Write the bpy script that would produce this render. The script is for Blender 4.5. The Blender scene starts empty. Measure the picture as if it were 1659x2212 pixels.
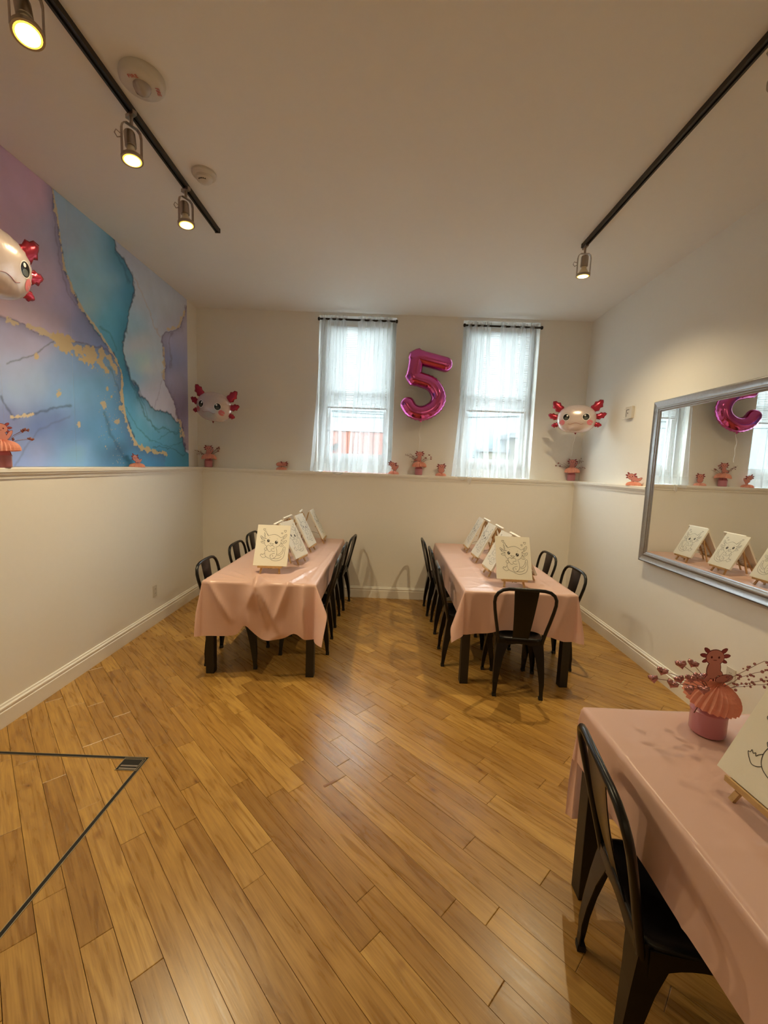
import bpy, bmesh, math, random
import numpy as np
from mathutils import Vector, Matrix

random.seed(7)
scene = bpy.context.scene
COL = scene.collection
PI = math.pi

# ------------------------------------------------------------------ camera
IMG_W, IMG_H = 1659, 2212
FPX, YAW, PITCH, ROLL, HC = 907.3, -0.0047, -0.1088, 0.0377, 1.69

def cam_axes():
    cy, sy = math.cos(YAW), math.sin(YAW)
    cp, sp = math.cos(PITCH), math.sin(PITCH)
    cr, sr = math.cos(ROLL), math.sin(ROLL)
    fw = Vector((sy * cp, cy * cp, sp))
    ri = Vector((cy, -sy, 0))
    up = ri.cross(fw)
    return cr * ri + sr * up, -sr * ri + cr * up, fw

RI, UP, FW = cam_axes()
cam_data = bpy.data.cameras.new('camera')
cam_data.sensor_fit = 'VERTICAL'
cam_data.sensor_height = 36.0
cam_data.sensor_width = 36.0
cam_data.lens = FPX / IMG_H * 36.0
cam_data.clip_start = 0.05
cam = bpy.data.objects.new('camera', cam_data)
COL.objects.link(cam)
M = Matrix.Identity(4)
for i in range(3):
    M[i][0], M[i][1], M[i][2] = RI[i], UP[i], -FW[i]
M[2][3] = HC
cam.matrix_world = M
scene.camera = cam

# ------------------------------------------------------------------ world, exposure
world = bpy.data.worlds.new('overcast_sky')
scene.world = world
world.use_nodes = True
bg = world.node_tree.nodes['Background']
bg.inputs[0].default_value = (0.90, 0.98, 1.0, 1)
bg.inputs[1].default_value = 15.0
scene.view_settings.view_transform = 'Standard'
scene.view_settings.look = 'None'
scene.view_settings.exposure = 0.15
scene.view_settings.gamma = 1.0
scene.view_settings.use_curve_mapping = False
scene.cycles.use_light_tree = False
scene.cycles.max_bounces = 7
scene.cycles.diffuse_bounces = 5
scene.cycles.glossy_bounces = 3
scene.cycles.transmission_bounces = 3
scene.cycles.transparent_max_bounces = 10
scene.cycles.caustics_reflective = False
scene.cycles.caustics_refractive = False
LAMP_POWER = 60.0
LAMP_COLOR = (1.0, 0.80, 0.47)
LAMP_ANGLE = 140

# ------------------------------------------------------------------ room numbers
XL, XR, YB, YR = -2.321, 2.337, 5.270, -2.6
DU = 0.097                      # how far the upper wall stands back
ZL, H = 1.594, 3.533
XLU, XRU, YBU = XL - DU, XR + DU, YB + DU

def ray(px, py):
    return FW + RI * ((px - IMG_W / 2) / FPX) - UP * ((py - IMG_H / 2) / FPX)
def at_y(px, py, y):
    d = ray(px, py); return Vector((0, 0, HC)) + d * (y / d.y)
def at_x(px, py, x):
    d = ray(px, py); return Vector((0, 0, HC)) + d * (x / d.x)
def at_z(px, py, z):
    d = ray(px, py); return Vector((0, 0, HC)) + d * ((z - HC) / d.z)

# ------------------------------------------------------------------ materials
def new_mat(name):
    m = bpy.data.materials.new(name); m.use_nodes = True
    nt = m.node_tree
    return m, nt, nt.nodes['Principled BSDF']

def srgb(r, g, b):
    f = lambda c: (c / 255 / 12.92) if c / 255 <= 0.04045 else ((c / 255 + 0.055) / 1.055) ** 2.4
    return (f(r), f(g), f(b), 1)

def simple(name, col, rough=0.5, metal=0.0, bump=0.0, bscale=60, var=0.0, coat=0.0, spec=0.5):
    m, nt, b = new_mat(name)
    b.inputs['Base Color'].default_value = (*col[:3], 1)
    b.inputs['Roughness'].default_value = rough
    b.inputs['Metallic'].default_value = metal
    b.inputs['Specular IOR Level'].default_value = spec
    b.inputs['Coat Weight'].default_value = coat
    if bump or var:
        tc = nt.nodes.new('ShaderNodeTexCoord')
        n = nt.nodes.new('ShaderNodeTexNoise'); n.inputs['Scale'].default_value = bscale
        n.inputs['Detail'].default_value = 2
        nt.links.new(tc.outputs['Object'], n.inputs['Vector'])
        if bump:
            bp = nt.nodes.new('ShaderNodeBump'); bp.inputs['Strength'].default_value = bump
            bp.inputs['Distance'].default_value = 0.004
            nt.links.new(n.outputs['Fac'], bp.inputs['Height'])
            nt.links.new(bp.outputs['Normal'], b.inputs['Normal'])
        if var:
            mx = nt.nodes.new('ShaderNodeMix'); mx.data_type = 'RGBA'
            mx.inputs[6].default_value = (*[c * (1 - var) for c in col[:3]], 1)
            mx.inputs[7].default_value = (*[min(1, c * (1 + var)) for c in col[:3]], 1)
            nt.links.new(n.outputs['Fac'], mx.inputs[0])
            nt.links.new(mx.outputs[2], b.inputs['Base Color'])
    return m

def emitter(name, col, strength):
    m, nt, b = new_mat(name)
    b.inputs['Base Color'].default_value = (*col, 1)
    b.inputs['Emission Color'].default_value = (*col, 1)
    b.inputs['Emission Strength'].default_value = strength
    m.cycles.emission_sampling = 'NONE'
    return m

def sheer(name, col, fac):
    m = bpy.data.materials.new(name); m.use_nodes = True
    nt = m.node_tree; nt.nodes.clear()
    o = nt.nodes.new('ShaderNodeOutputMaterial')
    tr = nt.nodes.new('ShaderNodeBsdfTransparent')
    di = nt.nodes.new('ShaderNodeBsdfDiffuse'); di.inputs[0].default_value = (*col, 1)
    tl = nt.nodes.new('ShaderNodeBsdfTranslucent'); tl.inputs[0].default_value = (*col, 1)
    a = nt.nodes.new('ShaderNodeMixShader'); a.inputs[0].default_value = 0.5
    nt.links.new(di.outputs[0], a.inputs[1]); nt.links.new(tl.outputs[0], a.inputs[2])
    lw = nt.nodes.new('ShaderNodeLayerWeight'); lw.inputs[0].default_value = 0.35
    mr = nt.nodes.new('ShaderNodeMapRange')
    mr.inputs[3].default_value = fac; mr.inputs[4].default_value = min(1, fac + 0.55)
    nt.links.new(lw.outputs['Facing'], mr.inputs[0])
    mx = nt.nodes.new('ShaderNodeMixShader')
    nt.links.new(mr.outputs[0], mx.inputs[0])
    nt.links.new(tr.outputs[0], mx.inputs[1]); nt.links.new(a.outputs[0], mx.inputs[2])
    nt.links.new(mx.outputs[0], o.inputs[0])
    return m

def translucent(name, col, fac=0.3, rough=0.35, bump=0.0, bscale=25, spec=0.5, ridged=False):
    m, nt, b = new_mat(name)
    b.inputs['Base Color'].default_value = (*col, 1)
    b.inputs['Roughness'].default_value = rough
    b.inputs['Specular IOR Level'].default_value = spec
    o = nt.nodes['Material Output']
    tl = nt.nodes.new('ShaderNodeBsdfTranslucent'); tl.inputs[0].default_value = (*col, 1)
    mx = nt.nodes.new('ShaderNodeMixShader'); mx.inputs[0].default_value = fac
    nt.links.new(b.outputs[0], mx.inputs[1]); nt.links.new(tl.outputs[0], mx.inputs[2])
    nt.links.new(mx.outputs[0], o.inputs[0])
    if bump:
        tc = nt.nodes.new('ShaderNodeTexCoord')
        n = nt.nodes.new('ShaderNodeTexNoise'); n.inputs['Scale'].default_value = bscale
        n.inputs['Detail'].default_value = 3
        if ridged: n.noise_type = 'RIDGED_MULTIFRACTAL'; n.normalize = True
        bp = nt.nodes.new('ShaderNodeBump'); bp.inputs['Strength'].default_value = bump
        bp.inputs['Distance'].default_value = 0.01
        nt.links.new(tc.outputs['Object'], n.inputs['Vector'])
        nt.links.new(n.outputs['Fac'], bp.inputs['Height'])
        nt.links.new(bp.outputs['Normal'], b.inputs['Normal'])
    return m

def wood_floor(name):
    m, nt, b = new_mat(name)
    N = nt.nodes.new; L = nt.links.new
    tc = N('ShaderNodeTexCoord'); oi = N('ShaderNodeObjectInfo')
    off = N('ShaderNodeVectorMath'); off.operation = 'SCALE'; off.inputs[0].default_value = (37.0, 11.0, 5.0)
    L(oi.outputs['Random'], off.inputs['Scale'])
    add = N('ShaderNodeVectorMath'); add.operation = 'ADD'
    L(tc.outputs['Object'], add.inputs[0]); L(off.outputs[0], add.inputs[1])
    # long cathedral grain
    mp = N('ShaderNodeMapping'); mp.inputs['Scale'].default_value = (1.1, 11, 1)
    L(add.outputs[0], mp.inputs['Vector'])
    g = N('ShaderNodeTexNoise'); g.inputs['Scale'].default_value = 2.2; g.inputs['Detail'].default_value = 4
    g.inputs['Distortion'].default_value = 1.6
    L(mp.outputs[0], g.inputs['Vector'])
    mp2 = N('ShaderNodeMapping'); mp2.inputs['Scale'].default_value = (4, 130, 1)
    L(add.outputs[0], mp2.inputs['Vector'])
    fg = N('ShaderNodeTexNoise'); fg.inputs['Scale'].default_value = 1.5; fg.inputs['Detail'].default_value = 2
    L(mp2.outputs[0], fg.inputs['Vector'])
    # tone of each plank
    r1 = N('ShaderNodeValToRGB')
    r1.color_ramp.elements[0].color = (0.37, 0.198, 0.046, 1)
    r1.color_ramp.elements[1].color = (0.54, 0.318, 0.082, 1)
    e = r1.color_ramp.elements.new(0.5); e.color = (0.46, 0.256, 0.060, 1)
    L(oi.outputs['Random'], r1.inputs[0])
    r2 = N('ShaderNodeValToRGB')
    r2.color_ramp.elements[0].position = 0.33; r2.color_ramp.elements[0].color = (0.62, 0.54, 0.46, 1)
    r2.color_ramp.elements[1].position = 0.62; r2.color_ramp.elements[1].color = (1.05, 1.05, 1.03, 1)
    L(g.outputs['Fac'], r2.inputs[0])
    mul = N('ShaderNodeMix'); mul.data_type = 'RGBA'; mul.blend_type = 'MULTIPLY'; mul.inputs[0].default_value = 0.8
    L(r1.outputs[0], mul.inputs[6]); L(r2.outputs[0], mul.inputs[7])
    r3 = N('ShaderNodeValToRGB')
    r3.color_ramp.elements[0].position = 0.35; r3.color_ramp.elements[0].color = (0.78, 0.74, 0.7, 1)
    r3.color_ramp.elements[1].position = 0.6; r3.color_ramp.elements[1].color = (1, 1, 1, 1)
    L(fg.outputs['Fac'], r3.inputs[0])
    mul2 = N('ShaderNodeMix'); mul2.data_type = 'RGBA'; mul2.blend_type = 'MULTIPLY'; mul2.inputs[0].default_value = 0.7
    L(mul.outputs[2], mul2.inputs[6]); L(r3.outputs[0], mul2.inputs[7])
    # knots
    mp3 = N('ShaderNodeMapping'); mp3.inputs['Scale'].default_value = (0.9, 1.7, 1)
    wob = N('ShaderNodeTexNoise'); wob.inputs['Scale'].default_value = 9; wob.inputs['Detail'].default_value = 1
    L(add.outputs[0], wob.inputs['Vector'])
    wadd = N('ShaderNodeVectorMath'); wadd.operation = 'MULTIPLY_ADD'; wadd.inputs[1].default_value = (0.09, 0.05, 0)
    L(wob.outputs['Color'], wadd.inputs[0]); L(add.outputs[0], wadd.inputs[2])
    L(wadd.outputs[0], mp3.inputs['Vector'])
    vo = N('ShaderNodeTexVoronoi'); vo.inputs['Scale'].default_value = 4.6
    L(mp3.outputs[0], vo.inputs['Vector'])
    r4 = N('ShaderNodeValToRGB')
    r4.color_ramp.elements[0].position = 0.02; r4.color_ramp.elements[0].color = (0.16, 0.10, 0.06, 1)
    r4.color_ramp.elements[1].position = 0.16; r4.color_ramp.elements[1].color = (1, 1, 1, 1)
    e4 = r4.color_ramp.elements.new(0.06); e4.color = (0.62, 0.50, 0.38, 1)
    L(vo.outputs['Distance'], r4.inputs[0])
    mul3 = N('ShaderNodeMix'); mul3.data_type = 'RGBA'; mul3.blend_type = 'MULTIPLY'; mul3.inputs[0].default_value = 0.75
    L(mul2.outputs[2], mul3.inputs[6]); L(r4.outputs[0], mul3.inputs[7])
    L(mul3.outputs[2], b.inputs['Base Color'])
    mr = N('ShaderNodeMapRange'); mr.inputs[3].default_value = 0.20; mr.inputs[4].default_value = 0.38
    L(g.outputs['Fac'], mr.inputs[0]); L(mr.outputs[0], b.inputs['Roughness'])
    bp = N('ShaderNodeBump'); bp.inputs['Strength'].default_value = 0.18; bp.inputs['Distance'].default_value = 0.002
    L(g.outputs['Fac'], bp.inputs['Height']); L(bp.outputs[0], b.inputs['Normal'])
    return m

MAT = {}
MAT['wall'] = simple('wall_paint', (0.86, 0.835, 0.78), 0.6, var=0.012, bscale=30)
MAT['ceiling'] = simple('ceiling_paint', (0.86, 0.84, 0.80), 0.75, var=0.012, bscale=20)
MAT['trim'] = simple('white_trim_paint', (0.86, 0.835, 0.78), 0.38, var=0.012, bscale=20)
MAT['floor'] = wood_floor('oak_planks')
MAT['subfloor'] = simple('subfloor_shadow_gap', (0.05, 0.03, 0.018), 0.9, bump=0.1)
MAT['black_metal'] = simple('black_painted_steel', (0.005, 0.005, 0.0055), 0.30, 0.0, bump=0.02, bscale=200, coat=0.08, spec=0.35)
MAT['rubber'] = simple('black_rubber', (0.012, 0.012, 0.012), 0.7, bump=0.05)
MAT['black_wood'] = simple('black_stained_wood', (0.012, 0.011, 0.011), 0.42, bump=0.08, bscale=90)
MAT['cloth'] = translucent('pink_plastic_cloth', (0.86, 0.57, 0.485), 0.20, 0.30, bump=0.5, bscale=3.2, spec=0.5, ridged=True)
MAT['canvas'] = simple('primed_canvas', (0.84, 0.80, 0.70), 0.85, bump=0.25, bscale=900)
MAT['ink'] = simple('black_ink_line', (0.035, 0.03, 0.028), 0.7, bump=0.02)
MAT['inkwhite'] = simple('white_ink_spot', (0.9, 0.9, 0.88), 0.7, bump=0.02)
MAT['easel'] = simple('pine_easel_wood', (0.56, 0.36, 0.16), 0.5, bump=0.15, bscale=60, var=0.18)
MAT['track'] = simple('dark_bronze_track', (0.045, 0.04, 0.036), 0.4, 0.6, bump=0.02)
MAT['nickel'] = simple('brushed_nickel', (0.40, 0.35, 0.30), 0.36, 1.0, bump=0.04, bscale=300)
MAT['bulbglass'] = simple('frosted_bulb_glass', (0.78, 0.70, 0.52), 0.35, 0.0, bump=0.02)
MAT['amber'] = emitter('glowing_bulb_rim', (1.0, 0.55, 0.06), 2.2)
MAT['lens'] = emitter('lit_lamp_lens', (1.0, 0.86, 0.48), 9.0)
MAT['plastic'] = simple('white_plastic', (0.64, 0.60, 0.54), 0.35, bump=0.02)
MAT['clear'] = simple('clear_strobe_dome', (0.42, 0.38, 0.36), 0.08, 0.0, coat=0.5, bump=0.02)
MAT['red_print'] = simple('red_print', (0.55, 0.08, 0.06), 0.6, bump=0.02)
MAT['dark'] = simple('dark_slot', (0.010, 0.009, 0.008), 0.8, bump=0.02)
MAT['mirror'] = simple('mirror_glass', (0.86, 0.87, 0.85), 0.0, 1.0)
MAT['silver'] = simple('silver_leaf_frame', (0.36, 0.355, 0.36), 0.30, 0.85, bump=0.12, bscale=70, var=0.12)
MAT['rod'] = simple('black_curtain_rod', (0.012, 0.011, 0.011), 0.4, 0.3, bump=0.02)
MAT['sheer'] = sheer('white_sheer_voile', (0.84, 0.87, 0.90), 0.24)
MAT['shade'] = translucent('white_pleated_shade', (0.82, 0.84, 0.84), 0.24, 0.8, bump=0.05, bscale=40, spec=0.1)
MAT['vinyl'] = simple('white_vinyl_frame', (0.82, 0.84, 0.85), 0.35, bump=0.02)
MAT['foil5'] = simple('magenta_foil', (0.66, 0.13, 0.42), 0.12, 1.0, bump=0.10, bscale=26)
MAT['foilpink'] = simple('pale_pink_foil', (0.80, 0.67, 0.64), 0.24, 0.35, bump=0.10, bscale=18)
MAT['foilred'] = simple('crimson_foil', (0.55, 0.045, 0.085), 0.22, 0.6, bump=0.2, bscale=40)
MAT['foilreddark'] = simple('dark_crimson_edge', (0.22, 0.012, 0.03), 0.3, 0.3, bump=0.05)
MAT['eye'] = simple('printed_black_eye', (0.012, 0.012, 0.014), 0.15, bump=0.02)
MAT['eyegrey'] = simple('printed_grey_eye', (0.10, 0.11, 0.10), 0.2, bump=0.02)
MAT['eyewhite'] = simple('printed_white', (0.88, 0.87, 0.85), 0.25, bump=0.02)
MAT['cheek'] = simple('printed_rose_cheek', (0.72, 0.21, 0.24), 0.25, bump=0.02)
MAT['mouth'] = simple('printed_brown_line', (0.28, 0.05, 0.06), 0.3, bump=0.02)
MAT['ribbon'] = simple('white_curling_ribbon', (0.85, 0.82, 0.78), 0.3, bump=0.02)
MAT['jar'] = simple('pink_painted_jar', (0.52, 0.20, 0.26), 0.28, bump=0.03, bscale=20, coat=0.3)
MAT['twine'] = simple('brown_twine', (0.13, 0.055, 0.03), 0.9, bump=0.4, bscale=400)
MAT['tissue'] = translucent('coral_tissue', (0.96, 0.53, 0.42), 0.4, 0.9, bump=0.05, spec=0.05)
MAT['card'] = translucent('pink_card', (0.80, 0.36, 0.32), 0.18, 0.75, spec=0.1)
MAT['cardedge'] = simple('dark_red_card', (0.17, 0.022, 0.03), 0.7, bump=0.02)
MAT['cardgill'] = simple('crimson_card', (0.34, 0.055, 0.07), 0.7, bump=0.02)
MAT['bead'] = simple('rose_metallic_bead', (0.42, 0.19, 0.19), 0.18, 0.8, bump=0.1, bscale=120)
MAT['wire'] = simple('copper_wire', (0.20, 0.10, 0.09), 0.4, 0.8, bump=0.02)
MAT['brass'] = simple('hatch_edge_brass', (0.40, 0.33, 0.22), 0.4, 0.8, bump=0.05)
MAT['tape'] = simple('brown_filler_strip', (0.25, 0.12, 0.05), 0.6, bump=0.1)
MAT['brick'] = simple('orange_metal_siding', (0.125, 0.036, 0.022), 0.7, bump=0.2, bscale=3, var=0.15)
MAT['stucco'] = simple('pale_stucco', (0.118, 0.138, 0.142), 0.9, bump=0.2, bscale=12)  # sky-like tone for the added backdrop block; the shed roof edge shares it
MAT['stuccowarm'] = simple('warm_stucco', (0.11, 0.098, 0.075), 0.9, bump=0.2, bscale=12)
MAT['slate'] = simple('grey_slate', (0.075, 0.078, 0.08), 0.9, bump=0.2, bscale=12)
MAT['asphalt'] = simple('grey_asphalt', (0.10, 0.10, 0.10), 0.9, bump=0.3, bscale=30)
MAT['glass'] = None

def glass_mat():
    m = bpy.data.materials.new('window_glass'); m.use_nodes = True
    nt = m.node_tree; nt.nodes.clear()
    o = nt.nodes.new('ShaderNodeOutputMaterial')
    t = nt.nodes.new('ShaderNodeBsdfTransparent'); t.inputs[0].default_value = (0.93, 0.97, 0.98, 1)
    g = nt.nodes.new('ShaderNodeBsdfGlossy'); g.inputs['Roughness'].default_value = 0.02
    x = nt.nodes.new('ShaderNodeMixShader'); x.inputs[0].default_value = 0.06
    nt.links.new(t.outputs[0], x.inputs[1]); nt.links.new(g.outputs[0], x.inputs[2])
    nt.links.new(x.outputs[0], o.inputs[0])
    return m
MAT['glass'] = glass_mat()

# ------------------------------------------------------------------ mesh helper
class MB:
    def __init__(self):
        self.v, self.f = [], []
    def add(self, vs, fs):
        n = len(self.v)
        self.v += [tuple(p) for p in vs]
        self.f += [tuple(i + n for i in f) for f in fs]
        return self
    def box(self, x0, x1, y0, y1, z0, z1):
        return self.add([(x0, y0, z0), (x1, y0, z0), (x1, y1, z0), (x0, y1, z0),
                         (x0, y0, z1), (x1, y0, z1), (x1, y1, z1), (x0, y1, z1)],
                        [(3, 2, 1, 0), (4, 5, 6, 7), (0, 1, 5, 4), (1, 2, 6, 5), (2, 3, 7, 6), (3, 0, 4, 7)])
    def bar(self, a, b, w, d, ref=(0, 0, 1)):
        a, b = Vector(a), Vector(b)
        t = (b - a).normalized()
        s = t.cross(Vector(ref))
        if s.length < 1e-4: s = t.cross(Vector((1, 0, 0)))
        s.normalize(); u = s.cross(t).normalized()
        vs = []
        for p in (a, b):
            for i, j in ((-1, -1), (1, -1), (1, 1), (-1, 1)):
                vs.append(p + s * (w / 2 * i) + u * (d / 2 * j))
        return self.add(vs, [(3, 2, 1, 0), (4, 5, 6, 7), (0, 1, 5, 4), (1, 2, 6, 5), (2, 3, 7, 6), (3, 0, 4, 7)])
    def tube(self, path, r, n=8, cap=True):
        path = [Vector(p) for p in path]
        rs = r if isinstance(r, (list, tuple)) else [r] * len(path)
        up = None; rings = []
        for i, p in enumerate(path):
            a = path[max(i - 1, 0)]; b = path[min(i + 1, len(path) - 1)]
            t = (b - a)
            if t.length < 1e-9: t = Vector((0, 0, 1))
            t.normalize()
            if up is None:
                up = t.orthogonal().normalized()
            else:
                up = (up - t * up.dot(t))
                up = up.normalized() if up.length > 1e-6 else t.orthogonal().normalized()
            s = t.cross(up)
            rings.append([p + (up * math.cos(2 * PI * k / n) + s * math.sin(2 * PI * k / n)) * rs[i] for k in range(n)])
        vs = [q for ring in rings for q in ring]
        fs = []
        for i in range(len(path) - 1):
            for k in range(n):
                k2 = (k + 1) % n
                fs.append((i * n + k, i * n + k2, (i + 1) * n + k2, (i + 1) * n + k))
        if cap:
            fs.append(tuple(range(n - 1, -1, -1)))
            fs.append(tuple(range((len(path) - 1) * n, len(path) * n)))
        return self.add(vs, fs)
    def lathe(self, prof, n=24, c=(0, 0, 0), axis=None, rad=None):
        """prof: (radius, height) pairs; axis: direction of height."""
        ax = Vector(axis).normalized() if axis is not None else Vector((0, 0, 1))
        e1 = ax.orthogonal().normalized() if abs(ax.z) < 0.999 else Vector((1, 0, 0))
        e2 = ax.cross(e1)
        c = Vector(c); vs = []; fs = []
        for r, h in prof:
            for k in range(n):
                a = 2 * PI * k / n
                rr = r * (rad(a, h) if rad else 1)
                vs.append(c + ax * h + e1 * (rr * math.cos(a)) + e2 * (rr * math.sin(a)))
        m = len(prof)
        for i in range(m - 1):
            for k in range(n):
                k2 = (k + 1) % n
                fs.append((i * n + k, i * n + k2, (i + 1) * n + k2, (i + 1) * n + k))
        fs.append(tuple(range(n - 1, -1, -1))); fs.append(tuple(range((m - 1) * n, m * n)))
        return self.add(vs, fs)
    def ball(self, c, r, n=8, s=(1, 1, 1)):
        prof = [(max(1e-4, r * math.sin(PI * i / n)), -r * math.cos(PI * i / n)) for i in range(n + 1)]
        o = MB().lathe(prof, n + 2)
        return self.add([(c[0] + x * s[0], c[1] + y * s[1], c[2] + z * s[2]) for x, y, z in o.v], o.f)
    def prism(self, poly, y0, y1):
        """poly of (x, z), extruded along y."""
        n = len(poly)
        vs = [(x, y0, z) for x, z in poly] + [(x, y1, z) for x, z in poly]
        fs = [tuple(range(n)), tuple(range(2 * n - 1, n - 1, -1))]
        fs += [(i, i + n, (i + 1) % n + n, (i + 1) % n) for i in range(n)]
        return self.add(vs, fs)
    def sweep(self, prof, path):
        """prof (u, w) swept along path of (origin, uvec, wvec)."""
        n = len(prof); vs = []; fs = []
        for o, u, w in path:
            for a, b in prof:
                vs.append(Vector(o) + Vector(u) * a + Vector(w) * b)
        for i in range(len(path) - 1):
            for k in range(n):
                k2 = (k + 1) % n
                fs.append((i * n + k, i * n + k2, (i + 1) * n + k2, (i + 1) * n + k))
        fs.append(tuple(range(n - 1, -1, -1))); fs.append(tuple(range((len(path) - 1) * n, len(path) * n)))
        return self.add(vs, fs)
    def xf(self, mat):
        self.v = [tuple(mat @ Vector(p)) for p in self.v]
        return self
    def build(self, name, mat, parent=None, smooth=False, bevel=0.0, angle=40):
        me = bpy.data.meshes.new(name)
        me.from_pydata(self.v, [], self.f); me.update()
        bm = bmesh.new(); bm.from_mesh(me)
        bmesh.ops.recalc_face_normals(bm, faces=bm.faces)
        if bevel:
            bmesh.ops.bevel(bm, geom=bm.edges[:], offset=bevel, segments=2, affect='EDGES', profile=0.6)
        bm.to_mesh(me); bm.free()
        if smooth:
            me.polygons.foreach_set('use_smooth', [True] * len(me.polygons))
            me.set_sharp_from_angle(angle=math.radians(angle))
        me.materials.append(MAT[mat] if isinstance(mat, str) else mat)
        o = bpy.data.objects.new(name, me)
        COL.objects.link(o)
        if parent is not None: o.parent = parent
        return o

def tag(o, label, cat, group=None):
    o['label'] = label; o['category'] = cat
    if group: o['group'] = group
    return o

def thing(name, label, cat, loc=(0, 0, 0), rz=0.0, group=None):
    o = bpy.data.objects.new(name, None); COL.objects.link(o)
    o.empty_display_size = 0.1
    o.location = loc; o.rotation_euler = (0, 0, rz)
    return tag(o, label, cat, group)

def struct(o):
    o['kind'] = 'structure'; return o

def copy_tree(o, loc, rz, label, group=None, parent=None):
    c = o.copy(); COL.objects.link(c)
    c.location = loc; c.rotation_euler = (0, 0, rz)
    c['label'] = label
    if group: c['group'] = group
    def rec(src, dst):
        for ch in src.children:
            d = ch.copy(); COL.objects.link(d); d.parent = dst
            rec(ch, d)
    rec(o, c)
    return c

# ================================================================== STRUCTURE
# walls (lower part stands proud of the upper part, a ledge caps the step)
WT = 0.30
o = MB().box(XL - WT, XL, YR, YB + WT, 0, ZL - 0.03)
o.box(XL - WT, XLU, YR, YBU + WT, ZL - 0.03, H)
struct(o.build('wall_left', 'wall'))
o = MB().box(XR, XR + WT, YR, YB + WT, 0, ZL - 0.03)
o.box(XRU, XR + WT, YR, YBU + WT, ZL - 0.03, H)
struct(o.build('wall_right', 'wall'))
# back wall with two window recesses right through it
WIN = [(-0.905, 0.045), (0.862, 1.803)]
ZHEAD = 3.497
o = MB().box(XL, XR, YB, YBU + WT, 0, ZL - 0.03)
xs = [XLU] + [v for w in WIN for v in w] + [XRU]
for i in range(0, 6, 2):
    o.box(xs[i], xs[i + 1], YBU, YBU + WT, ZL - 0.03, H)
for a, b in WIN:
    o.box(a, b, YBU, YBU + WT, ZHEAD, H)
wall_back = struct(o.build('wall_back', 'wall'))
struct(MB().box(XL - WT, XR + WT, YR - 0.2, YR, 0, H).build('wall_rear', 'wall'))
struct(MB().box(XL - WT, XR + WT, YR - 0.2, YBU + WT, H, H + 0.15).build('ceiling', 'ceiling'))

# ledge boards and their moulding
LIP = 0.022
def ledge_profile(m):   # u: out from wall, w: up
    return [(-DU, -0.030), (LIP - 0.004, -0.030), (LIP, -0.026), (LIP, -0.004), (LIP - 0.004, 0), (-DU, 0)] if m == 0 else \
           [(0, -0.068), (0.006, -0.068), (0.008, -0.050), (0.016, -0.040), (0.018, -0.0305), (0, -0.0305)]
def run(name, pts, prof, mat='trim'):
    b = MB(); b.sweep(prof, pts); return b.build(name, mat)
Z3 = (0, 0, 1)
n = 1
for prof in (0, 1):
    o = run('trim_%d' % n, [((XL, YR, ZL), (1, 0, 0), Z3), ((XL, YB, ZL), (1, 0, 0), Z3)], ledge_profile(prof)); struct(o); n += 1
    o = run('trim_%d' % n, [((XL - (DU if prof == 0 else 0), YB, ZL), (0, -1, 0), Z3), ((XR + (DU if prof == 0 else 0), YB, ZL), (0, -1, 0), Z3)], ledge_profile(prof)); struct(o); n += 1
    o = run('trim_%d' % n, [((XR, YB, ZL), (-1, 0, 0), Z3), ((XR, 3.795 if prof == 0 else 3.79, ZL), (-1, 0, 0), Z3)], ledge_profile(prof)); struct(o); n += 1
# beyond the ledge's cut end the wall top is flush behind the mirror
struct(MB().box(XR, XRU + 0.01, YR, 3.78, ZL - 0.031, ZL).build('trim_%d' % n, 'trim')); n += 1

# baseboards, moulded top
BBP = [(0, 0), (0.019, 0), (0.019, 0.098), (0.015, 0.102), (0.015, 0.110), (0.018, 0.114), (0.018, 0.124), (0.010, 0.132), (0.008, 0.141), (0.004, 0.145), (0, 0.145)]
for nm, a, b_, u in (('baseboard_left', (XL, YR, 0), (XL, YB, 0), (1, 0, 0)),
                     ('baseboard_back', (XL, YB, 0), (XR, YB, 0), (0, -1, 0)),
                     ('baseboard_right', (XR, YR, 0), (XR, YB, 0), (-1, 0, 0)),
                     ('baseboard_rear', (XL, YR, 0), (XR, YR, 0), (0, 1, 0))):
    struct(run(nm, [(a, u, Z3), (b_, u, Z3)], BBP))

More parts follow.
